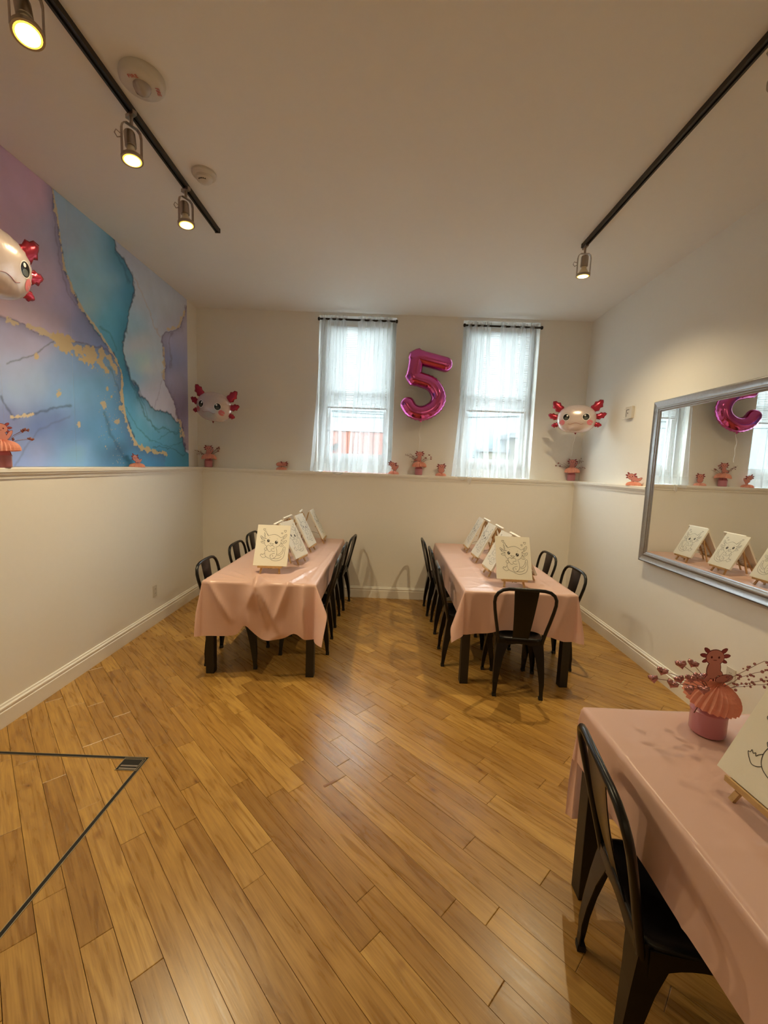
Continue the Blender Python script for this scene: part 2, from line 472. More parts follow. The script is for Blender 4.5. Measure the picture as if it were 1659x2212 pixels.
# ------------------------------------------------------------------ floor planks at 45 degrees
floor = struct(MB().box(XL - 0.05, XR + 0.05, YR, YB + 0.05, -0.06, -0.012).build('floor', 'subfloor'))
PW = 0.100
S2 = math.sqrt(0.5)
def clip(poly, a, b, c):       # keep a*x+b*y<=c
    out = []
    for i in range(len(poly)):
        p, q = poly[i], poly[(i + 1) % len(poly)]
        dp, dq = a * p[0] + b * p[1] - c, a * q[0] + b * q[1] - c
        if dp <= 0: out.append(p)
        if (dp < 0 < dq) or (dq < 0 < dp):
            t = dp / (dp - dq); out.append((p[0] + (q[0] - p[0]) * t, p[1] + (q[1] - p[1]) * t))
    return out
HX, HY = -1.287, 2.203            # outer corner of the floor hatch
PULL = (-1.412, -1.300, 2.098, 2.190)
planks = []
rnd = random.Random(21)
k = -40
while k < 60:
    s0 = 0.690 + k * PW + 0.0007; s1 = 0.690 + (k + 1) * PW - 0.0007
    t = -6.5 + rnd.uniform(0, 1.2)
    while t < 6.5:
        ln = rnd.choice([0.42, 0.55, 0.7, 0.85, 1.0, 1.15, 1.3]) * rnd.uniform(0.9, 1.1)
        quad = [(a * S2 + b * S2, b * S2 - a * S2) for a, b in
                ((t + 0.0006, s0), (t + ln - 0.0006, s0), (t + ln - 0.0006, s1), (t + 0.0006, s1))]
        t += ln
        for a, b, c in ((-1, 0, -XL), (1, 0, XR), (0, -1, -YR), (0, 1, YB)):
            quad = clip(quad, a, b, c)
            if len(quad) < 3: break
        if len(quad) >= 3:
            area = abs(sum(quad[i][0] * quad[(i + 1) % len(quad)][1] - quad[(i + 1) % len(quad)][0] * quad[i][1] for i in range(len(quad)))) / 2
            if area < 2e-5: continue
            cx = sum(p[0] for p in quad) / len(quad); cy = sum(p[1] for p in quad) / len(quad)
            planks.append((cx, cy, quad, area))
    k += 1
def plank_geo(mb, cx, cy, quad, local=True, dz=0.0):
    # top face slightly inset so that every joint shows as a small bevel
    pts = [(p[0] - cx, p[1] - cy) for p in quad]
    if local: pts = [((x - y) * S2, (x + y) * S2) for x, y in pts]     # plank axis -> local x
    else: pts = [(x + cx, y + cy) for x, y in pts]
    mx = sum(p[0] for p in pts) / len(pts); my = sum(p[1] for p in pts) / len(pts)
    inn = []
    for x, y in pts:
        d = math.hypot(x - mx, y - my) or 1
        f = max(0.0, 1 - 0.0022 / d)
        inn.append((mx + (x - mx) * f, my + (y - my) * f))
    n_ = len(pts)
    vs = [(x, y, -0.012) for x, y in pts] + [(x, y, dz - 0.0012) for x, y in pts] + [(x, y, dz) for x, y in inn]
    fs = [tuple(range(n_ - 1, -1, -1)), tuple(range(2 * n_, 3 * n_))]
    for L_ in (0, 1):
        fs += [(L_ * n_ + i, L_ * n_ + (i + 1) % n_, (L_ + 1) * n_ + (i + 1) % n_, (L_ + 1) * n_ + i) for i in range(n_)]
    mb.add(vs, fs)
def seen(p):
    d = Vector((p[0], p[1], 0)) - Vector((0, 0, HC))
    z = d.dot(FW)
    if z < 0.1: return 0
    u, v = d.dot(RI) / z * FPX, d.dot(UP) / z * FPX
    if abs(u) > IMG_W / 2 + 120 or abs(v) > IMG_H / 2 + 120: return 0
    return 1 / (z * z)
# those that show largest become planks of their own
planks.sort(key=lambda q: -max([seen(p) for p in q[2]] + [seen(q[:2])]) * q[3])
rest = MB()
for i, (cx, cy, quad, area) in enumerate(planks):
    vis = max([seen(p) for p in quad] + [seen((cx, cy))])
    if i < 300 and vis > 0:
        mb = MB(); plank_geo(mb, cx, cy, quad, dz=rnd.uniform(-0.0005, 0.0002))
        p = mb.build('plank', 'floor', floor)
        p.location = (cx, cy, 0); p.rotation_euler = (0, 0, -PI / 4)
    else:
        # keep the plank frame so the grain of the joined remainder runs the same way
        plank_geo(rest, cx, cy, quad, local=False)
rest.v = [((x - y) * S2, (x + y) * S2, z) for x, y, z in rest.v]
ro = rest.build('plank_field', 'floor', floor); ro.rotation_euler = (0, 0, -PI / 4); ro['kind'] = 'stuff'

# floor hatch: metal edging and a sunk pull
ht = thing('floor_hatch', 'floor hatch outlined by dark metal edging, with a recessed pull at its corner', 'hatch', (HX, HY, 0))
Lh = 2.4
for nm, w0, w1, z, mt in (('edge_strip', 0.0, 0.003, 0.0022, 'brass'), ('gap_strip', 0.003, 0.019, 0.0021, 'dark'), ('edge_strip', 0.019, 0.022, 0.0022, 'brass')):
    MB().box(-(XL * -1 + HX) - 0.0 + 0.03, -w0, -w1, -w0, 0, z).build(nm, mt, ht)
    MB().box(-w1, -w0, -Lh, -w0, 0, z).build(nm, mt, ht)
x0, x1, y0, y1 = [a - b for a, b in zip(PULL, (HX, HX, HY, HY))]
pl = MB().box(x0, x1, y0, y1, 0, 0.0016).build('pull_recess', 'dark', ht)
fr = MB()
fr.box(x0, x1, y0 - 0.003, y0, 0, 0.003).box(x0, x1, y1, y1 + 0.003, 0, 0.003).box(x0 - 0.003, x0, y0 - 0.003, y1 + 0.003, 0, 0.003).box(x1, x1 + 0.003, y0 - 0.003, y1 + 0.003, 0, 0.003)
fr.build('pull_frame', 'brass', ht)
MB().box(x0 + 0.012, x1 - 0.008, y0 + 0.022, y0 + 0.034, 0.0016, 0.006).build('pull_bar', 'nickel', ht)
MB().box(x0 + 0.012, x1 - 0.004, y0 + 0.003, y0 + 0.016, 0.0016, 0.004).build('pull_bar', 'nickel', ht)
tp = at_z(713, 1692, 0)
o = MB().box(-0.038, 0.038, -0.007, 0.007, 0, 0.001).build('filler_strip', 'tape')
o.location = (tp.x, tp.y, 0.0002); o.rotation_euler = (0, 0, math.radians(42))
tag(o, 'short brown strip stuck across an open floor joint', 'strip')

# ------------------------------------------------------------------ windows
def window(idx, gx0, gx1, a, b):
    yw = YBU + 0.13
    w = bpy.data.objects.new('window_%d' % idx, None); COL.objects.link(w); w.location = ((a + b) / 2, yw, ZL); struct(w)
    cx = (a + b) / 2
    def B(x0, x1, y0, y1, z0, z1): return MB().box(x0 - cx, x1 - cx, y0, y1, z0 - ZL, z1 - ZL)
    zb, zt = 1.60, ZHEAD
    # panel round the frame closes the recess
    p = B(a, gx0 - 0.05, 0.05, 0.09, zb, zt)
    q = B(gx1 + 0.05, b, 0.05, 0.09, zb, zt); p.add(q.v, q.f)
    q = B(gx0 - 0.05, gx1 + 0.05, 0.05, 0.09, zb, 1.78); p.add(q.v, q.f)
    p.build('recess_panel', 'vinyl', w)
    f = B(gx0 - 0.05, gx0, 0.0, 0.08, 1.78, zt)
    for args in ((gx1, gx1 + 0.05, 0.0, 0.08, 1.78, zt), (gx0, gx1, 0.0, 0.08, zt - 0.05, zt)):
        q = B(*args); f.add(q.v, q.f)
    f.build('frame', 'vinyl', w)
    B(gx0 - 0.07, gx1 + 0.07, -0.03, 0.08, 1.755, 1.78).build('sill', 'vinyl', w)
    for nm, z0, z1, yy in (('sash', 1.78, 2.62, 0.03), ('sash', 2.60, zt - 0.05, 0.055)):
        s = B(gx0, gx0 + 0.03, yy, yy + 0.025, z0, z1)
        for args in ((gx1 - 0.03, gx1, yy, yy + 0.025, z0, z1), (gx0 + 0.03, gx1 - 0.03, yy, yy + 0.025, z0, z0 + 0.055), (gx0 + 0.03, gx1 - 0.03, yy, yy + 0.025, z1 - 0.035, z1)):
            q = B(*args); s.add(q.v, q.f)
        so = s.build(nm, 'vinyl', w)
        B(gx0 + 0.03, gx1 - 0.03, yy + 0.010, yy + 0.014, z0 + 0.055, z1 - 0.035).build('pane', 'glass', so)
    return w
window(1, -0.79, -0.05, *WIN[0])
window(2, 0.985, 1.715, *WIN[1])

def cell_shade(gx0, gx1, zbot, label):
    t = thing('cellular_shade', label, 'blind', ((gx0 + gx1) / 2, YBU + 0.10, zbot), group='pleated shades')
    w = (gx1 - gx0) / 2; ztop = 3.40 - zbot
    MB().box(-w, w, -0.02, 0.022, ztop, ztop + 0.045).build('head_rail', 'vinyl', t)
    nn = 44; vs = []; fs = []
    for i in range(nn * 2 + 1):
        z = 0.02 + (ztop - 0.02) * i / (nn * 2)
        y = -0.011 if i % 2 else 0.0
        vs += [(-w, y, z), (w, y, z)]
    for i in range(nn * 2):
        fs.append((2 * i, 2 * i + 1, 2 * i + 3, 2 * i + 2))
    MB().add(vs, fs).build('pleated_fabric', 'shade', t)
    MB().box(-w, w, -0.014, 0.010, 0.0, 0.02).build('bottom_rail', 'vinyl', t)
    return t
cell_shade(-0.80, -0.04, 2.40, 'white pleated shade half lowered in the window with the orange siding outside')
cell_shade(0.975, 1.725, 2.42, 'white pleated shade half lowered in the window beside the mirror wall')

YROD = 5.312
def curtain_rod(x0, x1, z0, z1, label):
    t = thing('curtain_rod', label, 'curtain rod', (x0, YROD, z0), group='black curtain rods')
    d = Vector((x1 - x0, 0, z1 - z0))
    MB().tube([(0, 0, 0), d], 0.0115, 12).build('rod', 'rod', t, True)
    for s, p in ((-1, Vector((0, 0, 0))), (1, d)):
        MB().lathe([(0.012, 0), (0.019, 0.004), (0.021, 0.012), (0.019, 0.024), (0.012, 0.028)], 14, p + Vector((s * 0.002, 0, 0)), (s, 0, 0)).build('finial', 'rod', t, True)
    for p in (d * 0.06, d * 0.94):
        MB().bar(p, p + Vector((0, YBU - YROD - 0.001, 0)), 0.012, 0.012).build('bracket', 'rod', t)
    return t
curtain_rod(-0.885, 0.028, 3.437, 3.437, 'black curtain rod over the window with the orange siding outside')
curtain_rod(0.882, 1.785, 3.422, 3.424, 'black curtain rod over the window beside the mirror wall')

def curtain(xt0, xt1, xb0, xb1, zrod, folds, seed, label, tail=()):
    rn = random.Random(seed)
    nu, nv = folds * 12, 56
    ph = rn.uniform(0, 6)
    ztop, zbot = zrod + 0.045, ZL + 0.004
    vs = []; fs = []
    amps = [rn.uniform(0.7, 1.3) for _ in range(folds + 2)]
    for j in range(nv + 1):
        tz = j / nv
        z = ztop + (zbot - ztop) * tz
        for i in range(nu + 1):
            s = i / nu
            xt = xt0 + (xt1 - xt0) * s; xb = xb0 + (xb1 - xb0) * s
            tt = tz ** 1.35
            x = xt + (xb - xt) * tt
            A = amps[int(s * folds)] * (0.020 + 0.012 * tz)
            c = math.sin(2 * PI * folds * s + ph + 0.8 * tz * math.sin(3 * s + seed))
            y = YROD + A * c - 0.008
            x += 0.010 * math.sin(4 * PI * folds * s + 2 * ph) * (1 - 0.3 * tz)
            # the hem settles on the ledge and spreads a little
            if tz > 0.9:
                q = (tz - 0.9) / 0.1
                y -= 0.02 * q * q * (0.6 + 0.5 * math.sin(5 * s + seed))
                x += 0.012 * q * math.sin(9 * s + seed)
            y = min(y, YBU - 0.006) if z < ZL + 1.9 else y
            vs.append((x, y, z))
    W_ = nu + 1
    for j in range(nv):
        for i in range(nu):
            fs.append((j * W_ + i, j * W_ + i + 1, (j + 1) * W_ + i + 1, (j + 1) * W_ + i))
    base = Vector(((xb0 + xb1) / 2, YROD, ZL))
    t = thing('sheer_curtain', label, 'curtain', base, group='sheer curtain panels')
    m = MB().add([Vector(p) - base for p in vs], fs)
    po = m.build('voile_panel', 'sheer', t, True, angle=180)
    # doubled hem
    hv = [Vector(p) - base + Vector((0, -0.002, 0)) for j in range(nv - 3, nv + 1) for p in vs[j * W_:(j + 1) * W_]]
    hf = [(j * W_ + i, j * W_ + i + 1, (j + 1) * W_ + i + 1, (j + 1) * W_ + i) for j in range(3) for i in range(nu)]
    MB().add(hv, hf).build('hem', 'sheer', t, True, angle=180)
    for tx, tw, tl in tail:       # a loose end that slips over the lip of the ledge
        q = []
        for i in range(7):
            for k2 in range(9):
                u = i / 6 - 0.5; w = k2 / 8
                y = YB - 0.030 - 0.012 * math.sin(w * 2 + u * 3)
                zz = ZL + 0.006 - tl * w * (1 - 0.8 * abs(u) ** 1.5)
                if k2 == 0: y = YB + 0.01
                q.append(Vector((tx + tw * u * (1 - 0.35 * w), y, zz)) - base)
        f2 = [(i * 9 + k2, i * 9 + k2 + 1, (i + 1) * 9 + k2 + 1, (i + 1) * 9 + k2) for i in range(6) for k2 in range(8)]
        MB().add(q, f2).build('loose_hem', 'sheer', t, True, angle=180)
    for i in range(folds):
        s = (i + 0.5) / folds
        gr = MB().lathe([(0.017, -0.003), (0.021, 0.0), (0.017, 0.003)], 14, Vector((xt0 + (xt1 - xt0) * s, YROD, zrod)) - base, (1, 0.25, 0))
        gr.build('grommet', 'nickel', t, True)
    return t
curtain(-0.873, -0.560, -0.985, -0.530, 3.437, 4, 3, 'gathered sheer panel flaring at the hem, by the window with orange siding', [(-0.86, 0.12, 0.02), (-0.62, 0.16, 0.045)])
curtain(-0.425, -0.012, -0.515, -0.010, 3.437, 4, 8, 'sheer panel hanging beside the magenta number balloon, window with orange siding')
curtain(0.905, 1.195, 0.815, 1.275, 3.422, 4, 12, 'sheer panel between the number balloon and the window beside the mirror wall', [(0.93, 0.14, 0.05), (1.02, 0.06, 0.10)])
curtain(1.300, 1.760, 1.305, 1.765, 3.424, 4, 17, 'sheer panel beside the axolotl balloon in the corner near the mirror')

# ------------------------------------------------------------------ outdoors
o = MB().box(-30, 30, YBU + WT + 0.3, 40, -0.05, 0.0).build('outside_ground', 'asphalt')
tag(o, 'grey ground outside the windows', 'ground')
t = thing('outside_shed', 'orange corrugated shed seen through the window behind the sheers', 'shed', (-1.2, 11.0, 0))
for i in range(14):
    MB().box(-0.50 + i * 0.13, -0.50 + i * 0.13 + 0.118, -0.02 * (i % 2), 0.05, 0, 2.55).build('siding_panel', 'brick', t)
MB().box(-0.55, 1.37, -0.06, 0.6, 2.55, 2.63).build('roof_edge', 'stucco', t)
MB().box(-0.5, 1.3, 0.05, 0.55, 0, 2.55).build('shed_body', 'brick', t)
sg = MB().prism([(-0.34, 2.20), (-0.25, 2.16), (-0.18, 2.22), (-0.05, 2.24), (-0.10, 2.14), (-0.16, 2.02), (-0.24, 2.06), (-0.33, 1.96)], -0.035, -0.025)
sg.build('dark_mark', 'dark', t)
t = thing('outside_house_backdrop', 'stepped-roof building across the street with an added pale backdrop block dimming the sky view', 'building', (0, 15.0, 0))
MB().box(-9, 9, 0, 3, 0, 4.75).build('sky_dimming_block', 'stucco', t)  # block and cap added to cover the bright low sky in the windows
MB().box(-9.1, 9.1, -0.15, 3.1, 4.75, 4.95).build('sky_dimming_cap', 'stucco', t)
MB().box(4.1, 7.5, -1.2, 0, 0, 2.75).build('porch_block', 'stuccowarm', t)
MB().box(3.9, 7.6, -1.4, 0, 2.75, 2.9).build('porch_roof', 'slate', t)
MB().box(3.2, 4.1, -0.7, 0, 0, 2.3).build('porch_block', 'stuccowarm', t)
MB().box(3.1, 4.2, -0.8, 0, 2.3, 2.4).build('porch_roof', 'slate', t)
MB().box(2.4, 3.2, -0.5, 0, 0, 1.85).build('low_wall', 'slate', t)
for a in (4.5, 5.4):
    fo = MB().box(a, a + 0.35, -1.23, -1.2, 1.7, 2.4).build('house_window', 'slate', t)
    MB().box(a + 0.04, a + 0.31, -1.24, -1.23, 1.74, 2.36).build('pane', 'dark', fo)
for i, (za, zb_) in enumerate(((3.15, 3.4), (3.0, 3.28), (3.3, 3.2))):
    pts = [(-6 + 12 * k / 16, 11.6 + 0.2 * i, za + (zb_ - za) * k / 16 - 0.25 * math.sin(PI * k / 16) + 0.12) for k in range(17)]
    o = MB().tube(pts, 0.008, 5).build('outside_cable', 'dark')
    tag(o, ['overhead cable sagging lowest across the view outside', 'overhead cable sagging between the other two outside', 'topmost overhead cable outside the windows'][(1, 0, 2)[i]], 'cable', 'overhead cables outside')

# ------------------------------------------------------------------ mural
def mural():
    # crop space of the print as seen on the wall: 1659 x 1803 over (0..460, 540..1040) of the picture
    K = 460 / 1659
    y0, y1, z0, z1 = 1.25, 5.108, ZL + 0.003, H - 0.002
    nx, nz = 620, 300
    ys = np.linspace(y0, y1, nx + 1); zs = np.linspace(z0, z1, nz + 1)
    YY, ZZ = np.meshgrid(ys, zs, indexing='ij')
    xw = XLU + 0.004
    d = np.stack([np.full_like(YY, xw), YY, ZZ - HC], -1)
    fw, ri, up = np.array(FW), np.array(RI), np.array(UP)
    dz = d @ fw
    U = (IMG_W / 2 + FPX * (d @ ri) / dz) / K
    V = ((IMG_H / 2 - FPX * (d @ up) / dz) - 540) / K
    U = np.clip(U, -2600, 1700)
    rs = np.random.RandomState(5)
    def noise(sc, seed):
        r = np.random.RandomState(seed)
        out = np.zeros_like(YY); amp = 1.0
        for o_ in range(4):
            for _ in range(5):
                a = r.uniform(0, 2 * np.pi); f = sc * (2 ** o_) * r.uniform(0.7, 1.4)
                out += amp * np.sin(f * (np.cos(a) * YY + np.sin(a) * ZZ) + r.uniform(0, 6.28) + 1.5 * np.sin(f * 0.6 * (np.sin(a) * YY - np.cos(a) * ZZ) + r.uniform(0, 6.28)))
            amp *= 0.55
        return out / 4
    n1, n2, n3 = noise(3.0, 1), noise(14.0, 2), noise(45.0, 3)
    Uw = U + 14 * n2 + 5 * n3; Vw = V + 14 * np.roll(n2, 31, 0) + 5 * np.roll(n3, 17, 1)
    def inside(poly, X, Y):
        c = np.zeros(X.shape, bool); j = len(poly) - 1
        for i in range(len(poly)):
            xi, yi = poly[i]; xj, yj = poly[j]
            m = ((yi > Y) != (yj > Y)) & (X < (xj - xi) * (Y - yi) / (yj - yi + 1e-9) + xi)
            c ^= m; j = i
        return c
    def dist(line, X, Y):
        best = np.full(X.shape, 1e9)
        for (xa, ya), (xb, yb) in zip(line[:-1], line[1:]):
            vx, vy = xb - xa, yb - ya
            t_ = np.clip(((X - xa) * vx + (Y - ya) * vy) / (vx * vx + vy * vy + 1e-9), 0, 1)
            best = np.minimum(best, np.hypot(X - xa - t_ * vx, Y - ya - t_ * vy))
        return best
    V1 = [(380, -700), (395, -520), (440, -250), (470, -20), (500, 150), (560, 310), (640, 470), (730, 590), (830, 740), (900, 850), (945, 960), (950, 1100), (965, 1260), (1010, 1400), (1060, 1510), (1130, 1555), (1210, 1575), (1290, 1590)]
    V2 = [(870, -200), (905, 0), (960, 70), (1030, 190), (1055, 320), (1020, 440), (985, 580), (962, 720), (965, 850), (1000, 960), (1060, 1060), (1090, 1150), (1220, 1240), (1350, 1300), (1400, 1350), (1420, 1460), (1445, 1580)]
    V3 = [(-2600, 300), (-1800, 620), (-1200, 380), (-600, 640), (-200, 500), (0, 515), (110, 545), (200, 580), (300, 635), (430, 680), (560, 725), (700, 735), (800, 755), (880, 830)]
    V4 = [(1450, 430), (1420, 530), (1380, 615), (1290, 640), (1258, 700), (1270, 800), (1290, 900), (1268, 980), (1310, 1080), (1350, 1180), (1390, 1300), (1420, 1420), (1440, 1560)]
    A = V1[:] + [(1290, 1800), (1700, 1800), (1700, 1600)] + V2[::-1]
    Bp = V2[:13 + 4] + V4[::-1][0:] + [(1700, 430), (1700, -900), (870, -900)]
    inA = inside(A, Uw, Vw)
    right2 = (~inA) & inside(V2 + [(1800, 1580), (1800, -900), (870, -900)], Uw, Vw)
    inC = right2 & inside(V4 + [(1800, 1560), (1800, 430)], Uw, Vw)
    inB = right2 & ~inC
    left = ~(inA | right2)
    inD = left & inside(V3 + [(880, 830), (900, -3000), (-3000, -3000), (-3000, 300)], Uw, Vw)
    inE = left & ~inD
    pts = {
        'A': [(520, -100, 128, 142, 160), (600, 100, 118, 150, 165), (800, 250, 112, 150, 165), (700, 450, 120, 152, 165), (980, 150, 60, 120, 150), (1000, 330, 40, 118, 150), (940, 560, 45, 132, 162), (850, 600, 62, 140, 165), (900, 780, 50, 135, 160), (980, 1000, 30, 110, 145), (1000, 1250, 48, 128, 158), (1100, 1350, 62, 140, 162), (1250, 1440, 55, 132, 155), (1200, 1250, 130, 165, 180), (1330, 1330, 110, 150, 172), (1390, 1450, 60, 130, 152), (1250, 1620, 30, 110, 145), (1400, 1640, 50, 120, 145)],
        'B': [(1000, 0, 140, 140, 150), (1100, 250, 150, 152, 160), (1250, 400, 150, 152, 160), (1050, 700, 165, 160, 165), (1150, 900, 175, 168, 168), (1080, 850, 120, 160, 175), (1200, 1100, 160, 155, 165), (1280, 1180, 165, 155, 162), (1320, 550, 150, 145, 155), (1010, 600, 110, 150, 168), (1040, 1000, 80, 140, 165)],
        'C': [(1400, 700, 140, 130, 150), (1350, 800, 110, 120, 155), (1400, 1000, 135, 128, 150), (1430, 1300, 120, 110, 140), (1420, 560, 150, 140, 150), (1435, 1550, 150, 130, 135)],
        'D': [(-300, 0, 175, 120, 135), (0, 100, 165, 125, 140), (-100, 400, 170, 140, 150), (250, 150, 158, 138, 158), (350, 350, 162, 140, 160), (200, 500, 165, 142, 155), (500, 400, 140, 130, 160), (620, 620, 110, 118, 155), (400, 620, 150, 132, 152), (420, -100, 140, 132, 155), (-900, 0, 165, 140, 160), (-1800, 200, 120, 140, 170), (740, 700, 100, 120, 160), (200, -500, 165, 130, 150)],
        'E': [(100, 680, 135, 125, 152), (250, 750, 140, 132, 158), (150, 900, 128, 135, 165), (300, 1000, 125, 142, 172), (100, 1150, 120, 138, 172), (450, 950, 105, 125, 165), (600, 900, 95, 125, 165), (650, 1100, 82, 128, 165), (480, 1150, 92, 128, 168), (800, 1050, 72, 125, 160), (870, 900, 95, 130, 155), (60, 1280, 95, 100, 145), (300, 1350, 72, 92, 145), (450, 1300, 78, 95, 145), (600, 1450, 75, 108, 155), (300, 1550, 110, 120, 162), (750, 1400, 62, 115, 155), (900, 1500, 55, 118, 155), (950, 1600, 35, 60, 85), (650, 1620, 95, 135, 175), (200, 1620, 100, 118, 165), (1050, 1640, 40, 115, 155), (-700, 900, 110, 130, 170), (-1500, 1300, 120, 130, 165), (920, 1200, 60, 115, 150)],
    }
    masks = {'A': inA, 'B': inB, 'C': inC, 'D': inD, 'E': inE}
    colr = np.zeros(YY.shape + (3,))
    def lin(c):
        c = np.asarray(c, float) / 255.0
        return np.where(c <= 0.04045, c / 12.92, ((c + 0.055) / 1.055) ** 2.4)
    for kname, plist in pts.items():
        m = masks[kname]
        X, Y = (U + 45 * n1)[m], (V + 45 * np.roll(n1, 40, 0))[m]
        acc = np.zeros(X.shape + (3,)); wsum = np.zeros(X.shape)
        for px, py, r, g, b in plist:
            w = 1.0 / (((X - px) ** 2 + (Y - py) ** 2) + 9000) ** 1.7
            acc += w[..., None] * lin((r, g, b)); wsum += w
        colr[m] = acc / wsum[..., None]
    white = lin((168, 160, 152))
    colr = colr / white * 0.80
    colr = colr * 0.90 + 0.10 * colr.mean(-1, keepdims=True)
    colr *= (1 + 0.05 * n1 + 0.05 * n2)[..., None]
    def blend(mask, c, a=1.0):
        w = np.clip(mask, 0, 1)[..., None] * a
        colr[:] = colr * (1 - w) + np.array(c) * w
    gold, navy, purple, ivory = (0.72, 0.57, 0.33), (0.03, 0.05, 0.16), (0.14, 0.10, 0.26), (0.75, 0.63, 0.45)
    def soft(dd, w): return np.clip(1 - dd / w, 0, 1)
    # soft dark halos beside the veins, then ink lines, then gold
    for ln, mask_side, w, c, a in ((V1, left, 90, (0.10, 0.13, 0.34), 0.55), (V2, inA, 130, (0.02, 0.20, 0.36), 0.6), (V3, inE, 80, (0.20, 0.17, 0.36), 0.5), (V4, inC, 70, (0.22, 0.19, 0.36), 0.5)):
        dd = dist(ln, Uw, Vw)
        blend(soft(dd, w) ** 1.5 * mask_side, c, a)
    for ln, w, c, a in ((V1, 9, navy, 0.7), (V2, 10, navy, 0.85), (V4, 8, purple, 0.8), (V3, 8, purple, 0.6)):
        blend(soft(dist(ln, Uw, Vw), w), c, a)
    wisps = [
        ([(400, -620), (420, -200), (460, 80), (520, 330), (600, 440)], 7, purple, 0.6),
        ([(60, 880), (160, 850), (260, 820), (300, 790), (420, 720)], 9, navy, 0.8),
        ([(120, 1680), (200, 1540), (300, 1400), (450, 1330), (560, 1290)], 12, (0.10, 0.13, 0.34), 0.5),
        ([(0, 1140), (60, 1230), (100, 1310), (160, 1300), (270, 1270), (420, 1230), (560, 1218)], 11, navy, 0.85),
        ([(820, 1260), (860, 1420), (930, 1550), (1000, 1640)], 16, (0.02, 0.08, 0.20), 0.6),
        ([(1000, 960), (1060, 1100), (1110, 1280), (1230, 1390), (1400, 1420)], 8, (0.01, 0.12, 0.24), 0.8),
        ([(1060, 1080), (1090, 1160), (1150, 1300), (1240, 1420)], 6, (0.01, 0.14, 0.28), 0.7),
        ([(985, 1230), (1060, 1370), (1200, 1500), (1300, 1530), (1420, 1500)], 6, (0.01, 0.14, 0.28), 0.7),
        ([(1240, 1480), (1300, 1420), (1400, 1400)], 6, (0.01, 0.14, 0.28), 0.6),
        ([(1200, 1540), (1350, 1545), (1430, 1600)], 7, (0.01, 0.10, 0.22), 0.8),
        ([(1345, 640), (1325, 760), (1330, 920)], 10, purple, 0.6),
        ([(1050, 210), (1120, 380), (1200, 570), (1250, 680)], 6, (0.55, 0.42, 0.40), 0.7),
        ([(1260, 960), (1240, 1100), (1210, 1250)], 6, purple, 0.35),
        ([(900, 20), (960, 120), (1010, 250)], 12, (0.01, 0.10, 0.26), 0.6),
        ([(780, 590), (860, 660), (900, 780)], 9, (0.01, 0.16, 0.30), 0.6),
        ([(840, 920), (900, 1020), (945, 1150)], 8, navy, 0.5),
    ]
    for ln, w, c, a in wisps:
        blend(soft(dist(ln, Uw, Vw), w * 1.1), c, a * 0.75)
    rag = 1 + 0.9 * n3 + 0.6 * n2
    def goldline(ln, w, a=0.95, c=gold): blend((dist(ln, U + 4 * n3, V + 4 * n2) < w * np.clip(rag, 0.15, 2.2)).astype(float), c, a)
    goldline([(p[0] + 6, p[1]) for p in V1[:10]], 7, 0.9, ivory)
    goldline(V1[9:], 9)
    goldline([(1000, 1380), (1050, 1500), (1120, 1555), (1290, 1590)], 13)
    goldline([(60, 545), (130, 560)], 26, 0.85, ivory)
    goldline([(220, 590), (330, 640), (440, 690)], 15, 0.9, ivory)
    goldline([(460, 700), (560, 750), (640, 790), (710, 840)], 42)
    goldline([(620, 850), (690, 860), (760, 860), (840, 940)], 14)
    goldline([(790, 790), (850, 850), (900, 930)], 22)
    goldline([(100, 1300), (180, 1290), (260, 1275)], 13, 0.9, ivory)
    goldline([(1440, 470), (1390, 600), (1310, 620)], 10, 0.9, ivory)
    goldline([(1270, 760), (1280, 900), (1275, 1000)], 8, 0.8, ivory)
    goldline([(1400, 1330), (1425, 1450)], 12, 0.85, ivory)
    for (u_, v_, r_) in ((465, 1115, 18), (615, 1350, 17), (810, 1210, 16), (920, 1330, 15), (290, 830, 13), (840, 1080, 8), (760, 1140, 6), (870, 1140, 8), (820, 1530, 7), (720, 910, 10), (940, 1230, 10)):
        blend((np.hypot(U - u_ + 8 * n3, (V - v_ + 8 * n2) * 0.75) < r_ * np.clip(rag, 0.3, 1.8)).astype(float), gold, 0.85)
    sp = (rs.rand(*YY.shape) > 0.985) & (np.hypot(U - 900, (V - 1250) * 0.35) < 150 * (1 + n2)) & inE
    blend(sp.astype(float), gold, 0.7)
    colr = np.clip(colr, 0.004, 0.95)
    m, nt, b = new_mat('mural_print')
    at = nt.nodes.new('ShaderNodeVertexColor'); at.layer_name = 'print'
    nt.links.new(at.outputs['Color'], b.inputs['Base Color']); b.inputs['Roughness'].default_value = 0.55
    t = thing('marble_mural', 'wall mural printed with lavender, blue and teal marble veined in gold', 'mural', (XLU + 0.004, y0, ZL + 0.003))
    seams = [y0, 2.06, 2.655, 3.262, y1]
    idx = [int(np.argmin(abs(ys - s))) for s in seams]
    for ia, ib in zip(idx[:-1], idx[1:]):
        Yp, Zp, Cp = YY[ia:ib + 1], ZZ[ia:ib + 1], colr[ia:ib + 1]
        na, nb = Yp.shape
        # the long edges lift a touch at the seam
        e = np.minimum(np.arange(na), np.arange(na)[::-1])[:, None] / 3.0
        Xp = 0.0016 * np.exp(-e) * np.ones((1, nb))
        yy = Yp.copy(); yy[0] += 0.0003; yy[-1] -= 0.0003
        co = np.stack([Xp, yy - y0, Zp - z0], -1).reshape(-1, 3)
        I = np.arange(na * nb).reshape(na, nb)
        quads = np.stack([I[:-1, :-1], I[1:, :-1], I[1:, 1:], I[:-1, 1:]], -1).reshape(-1, 4)
        me = bpy.data.meshes.new('mural_panel')
        me.vertices.add(len(co)); me.vertices.foreach_set('co', co.ravel())
        me.loops.add(quads.size); me.loops.foreach_set('vertex_index', quads.ravel())
